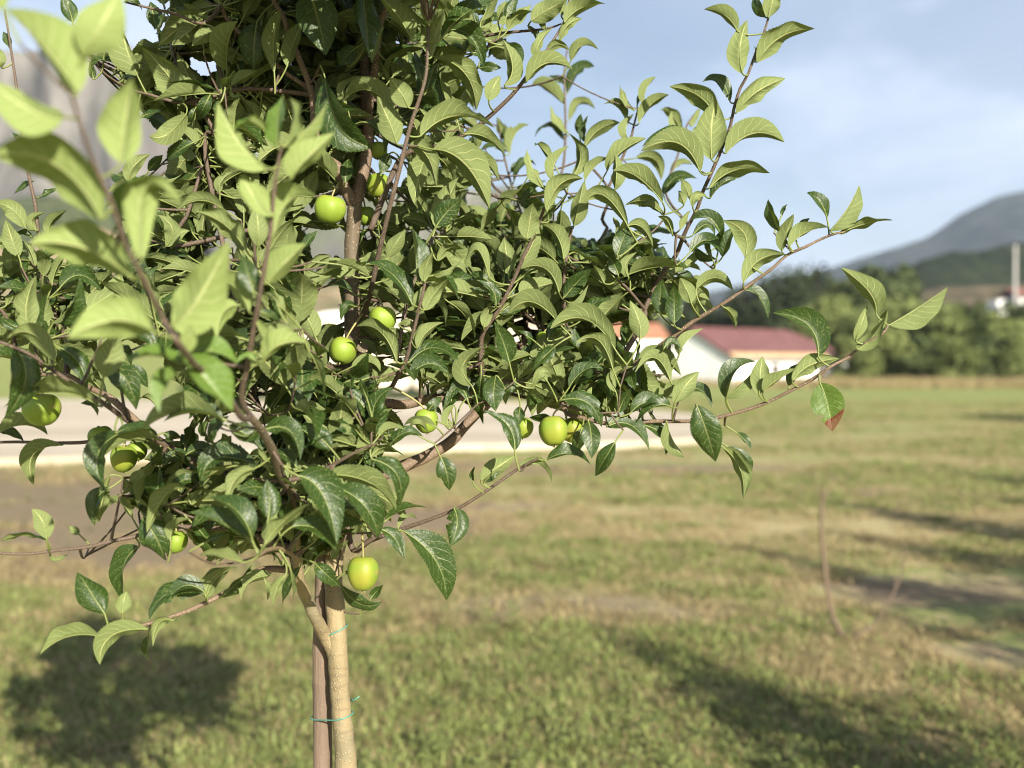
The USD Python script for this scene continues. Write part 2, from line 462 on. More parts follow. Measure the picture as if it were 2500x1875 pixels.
def ground_z(x, y):
    z = 0.035 * (meshkit.fbm(np.stack([x * 0.6, y * 0.6, 0 * x], -1), 3, 5) - 0.5) * np.clip(y / 4, 0, 1)
    left = np.clip((12 - x) / 12, 0, 1)
    z = z + left * 5.0 * np.clip((y - 36) / 60.0, 0, 1) ** 1.2
    return z


gx_, gy_ = np.meshgrid(spread(-2400, 2400, 181), np.concatenate([spread(-300, 0.01, 41)[:21][:-1], np.linspace(0.2, 1, 170) ** 4.2 * 2500 * 1.0]), indexing="ij")
nx, ny = gx_.shape
gv = np.stack([gx_, gy_, ground_z(gx_, gy_)], -1).reshape(-1, 3)


def bump_mask(x, y, cx, cy, rx, ry):
    return np.clip(1.6 - 1.6 * (((x - cx) / rx) ** 2 + ((y - cy) / ry) ** 2), 0, 1)


def bare_soil(x, y):
    """How bare the ground is: the brown strip beyond the tree and the worn patches of the field."""
    m = np.maximum(bump_mask(x, y, -4.2, 9.2, 5.2, 2.6), bump_mask(x, y, -9.0, 12.5, 9.0, 2.2))
    m = np.maximum(m, 0.8 * bump_mask(x, y, 1.0, 14.6, 4.0, 1.2))
    m = np.maximum(m, 0.75 * bump_mask(x, y, 2.9, 6.6, 1.3, 0.7))
    m = np.maximum(m, 0.7 * bump_mask(x, y, 0.4, 6.2, 1.6, 0.5))
    return m


def dry_straw(x, y):
    m = np.maximum(bump_mask(x, y, 3.2, 9.6, 6.0, 1.3), 0.5 * bump_mask(x, y, 6.0, 16.0, 8.0, 1.6))
    m = np.maximum(m, 0.7 * bump_mask(x, y, -1.7, 4.8, 0.8, 0.5))
    m = np.maximum(m, 0.8 * bump_mask(x, y, 2.2, 5.2, 1.2, 0.35))
    return m


ii, jj = np.meshgrid(np.arange(nx - 1), np.arange(ny - 1), indexing="ij")
q = (ii * ny + jj).ravel()
gf = np.stack([q, q + ny, q + ny + 1, q + 1], 1)
gp = structure("ground", (gv, gf), GROUND, label="mown field of patchy green grass, dry straw and bare soil")
for nm_, fn_ in (("soil", bare_soil), ("straw", dry_straw)):
    UsdGeom.PrimvarsAPI(gp.GetPrim()).CreatePrimvar(nm_, Sdf.ValueTypeNames.FloatArray, "vertex").Set(Vt.FloatArray.FromNumpy(fn_(gv[:, 0], gv[:, 1]).astype(np.float32)))


def ridge(name, pts, Y, front, back, mat, amp, freq, base=-3.0, label=None, n=120, m=26, power=1.0, seed=0, vertical=False):
    """Hill whose skyline runs through the photograph's pixels pts at the distance Y."""
    P = np.array([at(x, y, Y) for x, y in pts])
    u = np.linspace(P[0, 0], P[-1, 0], n)
    Z = np.interp(u, P[:, 0], P[:, 2])
    w = np.linspace(0, 1, m)
    rows = []
    for k in range(2 * m - 1):
        if k < m:
            h = w[k] ** power
            y = Y - front * (1 - w[k])
        else:
            t = (k - m + 1) / (m - 1)
            h = 1 - t ** 1.3
            y = Y + back * t
        x = u
        z = base + (Z - base) * h
        if vertical:
            dn = meshkit.fbm(np.stack([x * freq, 0 * x + z * freq * 0.12, 0 * x + k * 0.02], -1), 5, seed) - 0.5
            z2 = z + (meshkit.fbm(np.stack([x * freq * 2, 0 * x, 0 * x + y * freq], -1), 4, seed + 3) - 0.5) * amp * 0.25 * h
            rows.append(np.stack([x, y + dn * amp * min(1, 2 * h + .2), z2], -1))
        else:
            dn = meshkit.fbm(np.stack([x * freq, 0 * x + y * freq, z * freq * 0.5], -1), 5, seed) - 0.5
            rows.append(np.stack([x, np.full_like(x, y), z + dn * amp * np.clip(h * 1.5, 0, 1)], -1))
    v = np.stack(rows, 0)
    r, c = v.shape[:2]
    i, j = np.meshgrid(np.arange(r - 1), np.arange(c - 1), indexing="ij")
    q = (i * c + j).ravel()
    return structure(name, (v.reshape(-1, 3), np.stack([q, q + 1, q + c + 1, q + c], 1)), mat, label=label)


ridge("mountain", [(-200, 905), (900, 880), (1500, 760), (1720, 715), (1860, 690), (2030, 655), (2150, 612), (2260, 576), (2350, 516), (2430, 482), (2520, 462), (2640, 440), (2800, 425), (3000, 470), (3400, 560), (4200, 800)], 1300.0, 600.0, 400.0, MOUNTAIN, 16.0, 0.012, label="blue hazy wooded mountain on the right skyline", n=200, power=1.15, seed=3)
ridge("rock_cliff", [(-1500, 300), (-900, 120), (-500, 60), (-250, 150), (-120, 90), (-40, 118), (60, 100), (190, 108), (280, 102), (360, 150), (395, 240), (425, 330), (455, 520)], 420.0, 26.0, 120.0, CLIFF, 34.0, 0.045, base=-2, label="tall beige rock pillar behind the left shoots", n=260, m=60, power=0.55, seed=11, vertical=True)
ridge("rock_ridge", [(380, 420), (470, 480), (600, 430), (760, 440), (930, 462), (1060, 470), (1180, 455), (1280, 462), (1340, 500), (1400, 600), (1500, 700), (1640, 760)], 560.0, 60.0, 160.0, CLIFF, 30.0, 0.03, base=-2, label="long grey rock ridge behind the middle of the apple tree", n=200, m=40, power=0.6, seed=21, vertical=True)
ridge("scrub_hill", [(-900, 520), (-300, 480), (0, 500), (120, 485), (260, 510), (400, 580), (560, 640), (800, 668), (1050, 672), (1300, 690), (1500, 740), (1700, 800)], 300.0, 150.0, 60.0, HILL_SCRUB, 7.0, 0.03, base=-2, label="dark green scrub slope below the cliffs", seed=5)
ridge("dry_hill", [(-700, 640), (-100, 590), (120, 585), (180, 560), (240, 552), (300, 575), (420, 640), (600, 690), (860, 696), (1100, 705), (1350, 735), (1600, 800), (1750, 850)], 190.0, 85.0, 25.0, HILL_TAN, 3.5, 0.04, base=-1.5, label="dry tan slope in front of the scrub", seed=8)
ridge("wooded_hill", [(2080, 800), (2150, 720), (2200, 672), (2260, 634), (2340, 612), (2430, 600), (2520, 588), (2700, 560), (2950, 580), (3300, 700), (3500, 800)], 330.0, 60.0, 80.0, HILL_WOOD, 9.0, 0.05, base=-1.5, label="dark wooded hill at the right edge below the mountain", seed=15)
ridge("dry_bank", [(1900, 850), (2050, 760), (2200, 716), (2330, 700), (2480, 694), (2700, 690), (3100, 760), (3300, 850)], 200.0, 80.0, 30.0, HILL_BANK, 2.5, 0.06, base=-1.5, label="brown bare bank below the wooded hill on the right", seed=18)

# concrete yard
yard = [ground_at(-900, 1172), ground_at(0, 1138), ground_at(700, 1118), ground_at(1200, 1100), ground_at(1560, 1094), ground_at(1705, 1084), ground_at(1728, 1066), ground_at(1722, 1040), ground_at(1690, 1020), ground_at(1500, 1003), ground_at(1000, 975), ground_at(300, 952)]
yard = np.array(yard)
yard = np.vstack([yard, [[-40, 33.5, 0], [-60, 33, 0], [-60, 14.0, 0]]])
from shapely.geometry import Polygon, Point
poly = Polygon(yard[:, :2]).buffer(0)
slab = trimesh.creation.extrude_polygon(poly, 0.13, engine="earcut")
slab.apply_translation((0, 0, -0.02))
structure("concrete_yard", slab, CONCRETE, smooth=False, label="pale cream concrete yard behind the apple tree")

# ------------------------------------------------------------------ apple tree: branches
CROPS = dict(A=(0, 0, 2.592), B=(500, 0, 2.592), C=(1000, 0, 2.592), D=(1560, 0, 2.592), E=(0, 560, 2.592), F=(500, 560, 2.592), G=(1000, 560, 2.592), H=(1560, 500, 2.353), I=(0, 1150, 2.592), J=(600, 1150, 2.2875), M=(300, 0, 4.148), N=(750, 0, 3.457), O=(1250, 350, 3.457), P=(400, 1000, 3.457), Q=(0, 500, 3.457), X=(0, 0, 1.0))


def crop(c, x, y):
    ox, oy, s = CROPS[c]
    return ox + x / s, oy + y / s


# name, material, list of "crop x y depth radius_mm"
BR = """
trunk BARK | X 862 2560 1.40 20 | X 852 2100 1.40 17.5 | X 845 1875 1.40 14.8 | X 832 1718 1.40 13.6 | X 824 1580 1.40 13.6 | X 818 1482 1.40 12.8 | X 816 1380 1.41 12.5 | X 835 1240 1.42 12 | X 850 1100 1.42 11.5 | X 862 960 1.42 11 | X 860 800 1.42 11 | X 858 650 1.42 10.5 | X 861 560 1.42 10.5 | X 866 500 1.42 10
branch BARK | X 824 1640 1.405 9 | X 814 1585 1.400 11 | J 440 910 1.393 9.6 | J 390 820 1.365 8.5 | J 350 730 1.35 8 | J 310 640 1.33 7.5 | J 290 560 1.31 7 | J 280 440 1.29 6.5 | J 270 320 1.27 6 | J 200 180 1.23 5.5
branch LIMB | X 866 505 1.42 9 | B 885 1190 1.41 8 | B 830 1050 1.40 7.5 | B 760 1000 1.39 6.5 | B 700 860 1.37 5.5 | B 680 600 1.36 4.8 | B 620 430 1.35 4 | B 550 260 1.34 3.6 | B 490 90 1.33 3.2 | B 420 -60 1.32 3 | X 650 -250 1.26 2.6 | X 630 -460 1.2 2
branch LIMB | X 866 505 1.42 9 | B 980 1180 1.43 9 | B 1015 1030 1.44 8.5 | B 1035 850 1.45 8 | B 1020 650 1.46 8 | B 1010 480 1.47 7.5 | B 990 300 1.48 7 | B 900 150 1.5 6 | B 840 -60 1.5 5 | X 828 -300 1.44 4 | X 845 -520 1.38 2.5
branch LIMB | B 1035 700 1.45 6 | B 1070 480 1.42 5.5 | B 1090 300 1.40 5 | B 1110 150 1.385 4.5 | B 1160 20 1.37 3.6 | B 1180 -80 1.36 3 | X 980 -280 1.26 2.6 | X 1000 -500 1.18 2
branch TWIG | F 1000 540 1.40 4 | F 1040 430 1.36 3.6 | F 1090 200 1.33 3.4 | B 1130 1480 1.31 3.2 | B 1180 1270 1.29 3 | B 1230 1080 1.28 2.8 | B 1300 800 1.27 2.5 | B 1390 520 1.26 2.2 | B 1410 330 1.26 1.8 | B 1415 150 1.26 1.5
branch TWIG | X 905 560 1.42 4.5 | C -60 1010 1.41 4.2 | C 100 950 1.40 4 | C 250 900 1.39 3.6 | C 400 820 1.38 3.2 | C 500 740 1.37 3 | C 620 630 1.36 2.8 | C 700 540 1.35 2.5 | C 750 470 1.35 2.2 | C 830 370 1.36 2 | C 900 270 1.37 1.8 | C 980 130 1.38 1.5 | C 1010 0 1.39 1.4
branch TWIG | C -40 300 1.46 3 | C 200 270 1.44 2.6 | C 430 235 1.42 2.3 | C 600 208 1.41 2.1 | C 860 183 1.40 1.5 | C 960 150 1.4 1.2
branch LIMB | X 835 1240 1.42 9 | F 960 1580 1.42 9 | F 1100 1560 1.42 9 | F 1260 1500 1.43 8.8 | F 1420 1430 1.44 8.5 | F 1560 1340 1.45 8 | G 400 1190 1.46 7.5 | G 520 1080 1.48 7 | G 640 960 1.50 6 | G 700 800 1.53 5.5 | G 728 660 1.56 5 | G 735 540 1.6 4.5 | G 760 330 1.66 4 | G 790 100 1.72 3.5 | C 850 1300 1.8 3
branch LIMB | X 856 1000 1.42 8 | F 1000 1090 1.42 7.5 | F 1250 1110 1.42 7 | G 120 1075 1.43 6.5 | G 440 1040 1.43 6 | G 640 960 1.43 5 | G 800 1010 1.42 4 | G 930 1060 1.41 3.6 | G 1000 1165 1.39 3.2 | G 1100 1195 1.38 3 | G 1250 1230 1.37 2.8 | G 1400 1222 1.36 2.7 | G 1560 1215 1.36 2.6 | H 350 1240 1.35 2.5 | H 540 1200 1.34 2.4 | H 700 1150 1.33 2.3 | H 830 1090 1.32 2.2 | H 1000 1000 1.31 2.1 | H 1100 930 1.3 2.0 | H 1210 870 1.3 1.8 | H 1290 800 1.29 1.7 | H 1400 740 1.28 1.5 | H 1430 690 1.28 1.2
branch LIMB | G 640 960 1.47 5 | G 900 940 1.46 4.5 | G 1100 920 1.45 4 | G 1290 900 1.43 3.6 | G 1400 870 1.41 3.3 | G 1500 790 1.40 3 | G 1650 690 1.38 2.8 | H 310 670 1.37 2.6 | H 430 600 1.36 2.4 | H 540 530 1.35 2.3 | H 640 455 1.35 2.1 | H 760 370 1.34 2 | H 850 290 1.34 1.9 | H 960 240 1.33 1.8 | H 1050 195 1.33 1.6 | H 1130 165 1.32 1.4 | H 1185 155 1.32 1.1
branch TWIG | G 1290 900 1.45 4 | O 1110 1500 1.46 3.8 | O 1120 1400 1.46 3.6 | O 1250 1130 1.46 3.4 | O 1380 950 1.45 3.2 | O 1440 800 1.44 3 | O 1490 690 1.43 2.8 | O 1560 560 1.42 2.7 | O 1610 410 1.41 2.6 | D 460 1090 1.40 2.5 | D 540 900 1.39 2.3 | D 580 790 1.39 2.2 | D 600 690 1.38 2.1 | D 640 560 1.38 2 | D 690 470 1.37 1.9 | D 740 330 1.37 1.8 | D 790 210 1.36 1.6 | D 820 110 1.36 1.4 | D 850 20 1.36 1.2
branch TWIG | O 1120 1400 1.44 2.4 | O 1030 1290 1.42 2.2 | O 960 1210 1.41 2 | O 890 1150 1.40 1.7
branch TWIG | O 1440 800 1.42 2.4 | O 1360 760 1.40 2.1 | O 1300 680 1.39 1.8 | O 1280 600 1.39 1.5
branch TWIG | G 450 920 1.42 4 | G 455 690 1.40 3.4 | G 500 600 1.39 3.2 | G 580 480 1.38 3 | G 680 270 1.37 2.8 | G 720 170 1.36 2.6 | O 120 910 1.36 2.5 | O 230 660 1.35 2.2 | O 280 530 1.34 2 | O 350 340 1.34 1.7 | O 420 270 1.34 1.3
branch TWIG | G 735 540 1.52 3 | G 970 700 1.45 3 | G 975 530 1.44 2.7 | O 440 1400 1.43 2.6 | O 440 1130 1.43 2.4 | O 480 840 1.43 2.1 | O 510 700 1.43 1.7
branch TWIG | F 960 1000 1.38 3.6 | F 1150 1020 1.33 3.2 | F 1220 930 1.31 3 | F 1270 840 1.30 2.8 | F 1320 650 1.285 2.4 | F 1380 400 1.27 2.0 | F 1400 300 1.27 1.5
branch TWIG | F 1210 830 1.33 3 | F 1290 420 1.36 2.6 | F 1400 180 1.38 2.3 | F 1440 50 1.38 2
branch BARK | J 270 320 1.27 6 | P 1090 730 1.24 5.8 | P 990 560 1.19 5.4 | P 930 370 1.14 5 | P 850 220 1.10 4.6 | P 790 130 1.07 4.2 | P 730 60 1.05 3.8
branch TWIG | P 790 130 1.07 3.2 | F 235 1080 1.03 3 | F 270 870 1.0 2.7 | F 300 680 0.98 2.5 | F 350 400 0.955 2.2 | B 410 1500 0.94 2 | B 440 1200 0.93 1.8 | B 470 1000 0.925 1.5 | B 490 920 0.92 1.2
branch TWIG | P 730 60 1.05 3.4 | E 1530 1190 0.99 3.2 | E 1380 960 0.92 3 | E 1250 870 0.87 2.8 | E 1180 790 0.83 2.6 | E 1110 690 0.80 2.4 | E 1050 600 0.775 2.3 | E 950 400 0.75 2.1 | E 860 220 0.73 1.9 | A 800 1560 0.72 1.8 | A 710 1290 0.70 1.7 | A 600 1050 0.685 1.6 | A 530 850 0.67 1.5 | A 455 600 0.66 1.3
branch LIMB | J 280 440 1.30 6 | I 1500 350 1.29 5.6 | E 1420 1570 1.28 5.2 | E 1250 1480 1.27 5 | E 1080 1390 1.26 4.8 | E 950 1290 1.25 4.6 | E 860 1210 1.245 4.4 | E 760 1120 1.24 4.2 | E 690 1060 1.24 4 | E 560 1000 1.25 3.4 | E 420 920 1.26 3 | E 270 920 1.27 2.8 | E 170 905 1.28 2.4
branch TWIG | E 1080 1390 1.26 3.6 | E 800 1205 1.20 3.2 | E 700 1130 1.18 3 | E 560 1040 1.16 2.7 | E 390 930 1.14 2.4 | E 220 810 1.12 2.1 | E 100 750 1.11 1.8 | E -40 700 1.1 1.5
branch TWIG | E 900 1260 1.26 3 | E 720 1310 1.27 2.7 | E 640 1330 1.275 2.5 | E 500 1350 1.28 2.3 | E 300 1350 1.29 2.1 | E 100 1345 1.3 1.9 | E -60 1350 1.3 1.7
branch TWIG | E 420 920 1.30 3.6 | E 420 700 1.34 3.4 | E 350 560 1.36 3.2 | E 320 430 1.37 3 | E 285 300 1.37 2.8 | E 262 150 1.37 2.7 | A 240 1450 1.37 2.5 | A 220 1280 1.37 2.4 | A 190 1150 1.37 2.2 | A 140 850 1.37 2 | A 125 700 1.37 1.9 | A 90 450 1.37 1.7 | A 60 250 1.37 1.5 | A 30 60 1.37 1.3
branch LIMB | J 290 560 1.31 5 | I 1659 625 1.28 4.2 | I 1500 730 1.26 3.6 | I 1310 830 1.24 3 | I 1150 900 1.23 2.7 | I 940 965 1.22 2.3 | I 800 1000 1.21 1.9 | I 650 1045 1.2 1.4
branch TWIG | J 270 320 1.29 4 | I 1300 360 1.27 3.2 | I 1050 350 1.26 2.9 | I 850 415 1.25 2.6 | I 700 445 1.24 2.4 | I 560 480 1.235 2.2 | I 380 500 1.23 2 | I 180 525 1.22 1.8 | I 0 520 1.21 1.6 | I -80 515 1.2 1.4
branch TWIG | X 838 1240 1.41 5 | J 600 440 1.39 4.2 | J 690 390 1.38 3.6 | J 870 325 1.37 3 | J 1000 280 1.36 2.7 | J 1180 210 1.35 2.4 | J 1330 120 1.34 2.1 | G 680 1520 1.34 2 | G 810 1450 1.33 1.5
branch TWIG | P 1000 600 1.2 3 | P 1240 560 1.2 2.6 | P 1440 460 1.19 2.3 | P 1580 380 1.18 2 | P 1700 320 1.175 1.7 | P 1800 285 1.17 1.3
branch SHOOT | P 1160 1270 1.26 3.2 | P 1000 1180 1.2 2.7 | P 890 1180 1.12 2.3 | P 800 1230 1.06 1.8
branch LIMB | B 700 860 1.38 4.5 | M 1920 960 1.38 3.6 | M 1600 700 1.36 3 | M 1100 250 1.34 2.6 | M 1000 60 1.33 2.2
branch TWIG | B 680 600 1.37 3.6 | M 1250 900 1.36 3 | M 850 1000 1.35 2.7 | M 580 1040 1.34 2.4 | M 240 950 1.33 2
branch TWIG | F 330 1100 1.36 3.4 | M 840 1600 1.37 3 | M 920 1330 1.36 2.7 | M 700 1000 1.36 2.4 | M 560 700 1.36 2.1 | M 500 480 1.36 1.8
branch TWIG | B 500 1400 1.4 3.4 | A 1080 1560 1.37 3 | A 1180 1370 1.36 2.6 | A 1280 1050 1.37 2.2
branch TWIG | M 1000 60 1.33 2.6 | M 810 240 1.31 2.3 | M 560 150 1.30 2 | M 350 100 1.29 1.7 | M 20 20 1.28 1.3
branch TWIG | G 790 100 1.72 3 | C 760 1500 1.78 2.6 | C 690 1300 1.8 2.3 | C 640 1150 1.82 2.1 | C 590 950 1.84 1.8 | C 565 800 1.85 1.4
branch TWIG | C 850 1300 1.80 3 | C 960 1100 1.86 2.6 | C 985 900 1.9 2.3 | C 985 700 1.92 2.1 | C 980 450 1.94 1.8 | C 1000 300 1.95 1.4
branch TWIG | O 820 360 1.55 2.4 | C 1390 900 1.55 2.0 | C 1420 790 1.55 1.7 | C 1445 690 1.55 1.3
branch TWIG | G 735 540 1.6 3.6 | O 760 800 1.62 3 | O 760 640 1.62 2.7 | O 830 430 1.6 2.3 | O 740 280 1.6 2 | O 600 130 1.58 1.6 | C 1100 950 1.58 1.3
branch TWIG | O 1490 690 1.55 2.6 | O 1300 420 1.75 2.2 | D 240 1000 1.8 2 | D 300 800 1.82 1.6 | D 340 740 1.83 1.3
branch TWIG | F 860 1180 1.38 4 | F 790 1200 1.36 3.6 | F 740 1030 1.33 3.2 | F 720 960 1.32 2.6
branch TWIG | X 858 900 1.41 5 | F 820 880 1.37 4 | F 680 830 1.34 3.4 | F 540 770 1.32 2.8
branch TWIG | E 100 750 1.3 2.6 | E 60 590 1.28 2.2 | E 0 500 1.27 2
"""
MATS = dict(BARK=BARK, LIMB=LIMB, TWIG=TWIG, SHOOT=SHOOT)
branches = []           # (name, material, points n x 4: xyz + radius)
for row in BR.strip().splitlines():
    head, *nodes = [s.strip() for s in row.split("|")]
    name, mat = head.split()
    pts = []
    for nd in nodes:
        c, x, y, Y, r = nd.split()
        px, py = crop(c, float(x), float(y))
        Y = float(Y) * (1.09 if float(Y) < 0.8 else 1.0)
        pts.append([*at(px, py, Y), float(r) / 1000])
    pts = np.array(pts)
    if name == "trunk":
        pts = np.vstack([[pts[0][0] + 0.004, pts[0][1], -0.03, 0.024], pts])
    branches.append((name, mat, catmull(pts, 0.012)))

NODE_XYZ = np.vstack([b[2][:, :3] for b in branches])
NODE_R = np.concatenate([b[2][:, 3] for b in branches])
NODE_PX = np.array([to_px(p) for p in NODE_XYZ])

tree_foot = np.array([branches[0][2][0][0], 1.4, 0.0])
tree = thing("apple_tree", "young apple tree full of green leaves tied to a wooden stake", "apple tree", (0, 0, 0))

# ------------------------------------------------------------------ apple tree: leaves
def leaf_mesh(B, Mp, T, n0, W, fold, twist, ripple, seed, nl=30, hw=4, stalk_from=None, teeth=0.03, rs=0.0011, bite=0.0):
    r = np.random.default_rng(seed)
    C = 2 * Mp - 0.5 * (B + T)
    L = np.linalg.norm(T - B)
    s = np.linspace(0, 1, nl + 1)
    P = ((1 - s) ** 2)[:, None] * B + (2 * s * (1 - s))[:, None] * C + (s ** 2)[:, None] * T
    tg = np.gradient(P, axis=0)
    tg /= np.maximum(np.linalg.norm(tg, axis=1, keepdims=True), 1e-9)
    pk = r.uniform(0.80, 0.96)
    prof = np.sin(np.pi * s ** pk) ** 0.80 * (1 - 0.30 * s ** 3)
    prof = np.maximum(prof, 0.0)
    prof[0], prof[-1] = 0.02, 0.012
    ph, fr = r.uniform(0, 6.28, 2), r.uniform(1.2, 2.6, 2)
    v = np.linspace(-1, 1, 2 * hw + 1)
    n = n0 - tg * (tg @ n0)[:, None]
    n /= np.maximum(np.linalg.norm(n, axis=1, keepdims=True), 1e-9)
    a = (twist * (s - 0.35))[:, None]
    l0 = np.cross(tg, n)
    n_, l_ = n * np.cos(a) + l0 * np.sin(a), l0 * np.cos(a) - n * np.sin(a)
    w = (W * prof)[:, None]
    tooth = np.where(np.arange(nl + 1) % 2 == 1, 1, -1) * teeth * 2
    tooth[0] = tooth[-1] = 0
    ax = np.abs(v)[None, :]
    wide = np.where(ax > 0.99, w * (1 + tooth[:, None]), w)
    lat = wide * ax * np.cos(fold * (1 - 0.4 * ax)) * np.sign(v)[None, :]
    rip = np.where(v[None, :] < 0, np.sin(fr[0] * 6.28 * s + ph[0])[:, None], np.sin(fr[1] * 6.28 * s + ph[1])[:, None])
    curl = r.uniform(-0.25, 0.55)
    up = w * (ax * math.sin(fold) - curl * ax ** 3) + ripple * L * ax ** 2 * rip * np.sin(np.pi * s)[:, None]
    V = (P[:, None, :] + l_[:, None, :] * lat[..., None] + n_[:, None, :] * up[..., None]).reshape(-1, 3)
    UV = np.stack(np.broadcast_arrays(s[:, None], (0.5 + 0.5 * v)[None, :]), -1).reshape(-1, 2)
    c = 2 * hw + 1
    i, j = np.meshgrid(np.arange(nl), np.arange(c - 1), indexing="ij")
    q = (i * c + j).ravel()
    F = np.stack([q, q + 1, q + c + 1, q + c], 1)
    # front side is +n:   l = t x n ; quad (s, l) order
    F = np.vstack([F[:, [0, 1, 2]], F[:, [0, 2, 3]]])
    if r.random() < bite:
        a0, side = r.uniform(0.15, 0.85), r.choice([-1, 1])
        fs, fv = UV[F].mean(1)[:, 0], (UV[F].mean(1)[:, 1] * 2 - 1) * side
        depth_ = r.uniform(0.25, 0.6)
        reach = np.clip(1 - np.abs(fs - a0) / r.uniform(0.05, 0.13), 0, 1) ** 0.5
        F = F[~(fv > 1 - depth_ * reach)]
    if stalk_from is not None:
        A = np.asarray(stalk_from, float)
        dist = np.linalg.norm(B - A)
        m1 = A + (B - A) * 0.5
        m1 = 0.5 * m1 + 0.5 * (B - tg[0] * dist * 0.5)
        tt = np.linspace(0, 1, 7)[:, None]
        path = (1 - tt) ** 2 * A + 2 * tt * (1 - tt) * m1 + tt ** 2 * B
        path = np.vstack([path, P[1:max(2, int(nl * 0.55))] - 0.0])
        rad = np.concatenate([np.linspace(rs * 1.15, rs, 7), np.linspace(rs, rs * 0.25, len(path) - 7)])
        tv, tf = tube(path, rad, 5, cap=False)
        V = np.vstack([V, tv])
        UV = np.vstack([UV, np.tile([-0.5, 0.5], (len(tv), 1))])
        F = np.vstack([F, tf + len(UV) - len(tv)])
    return V, F, UV


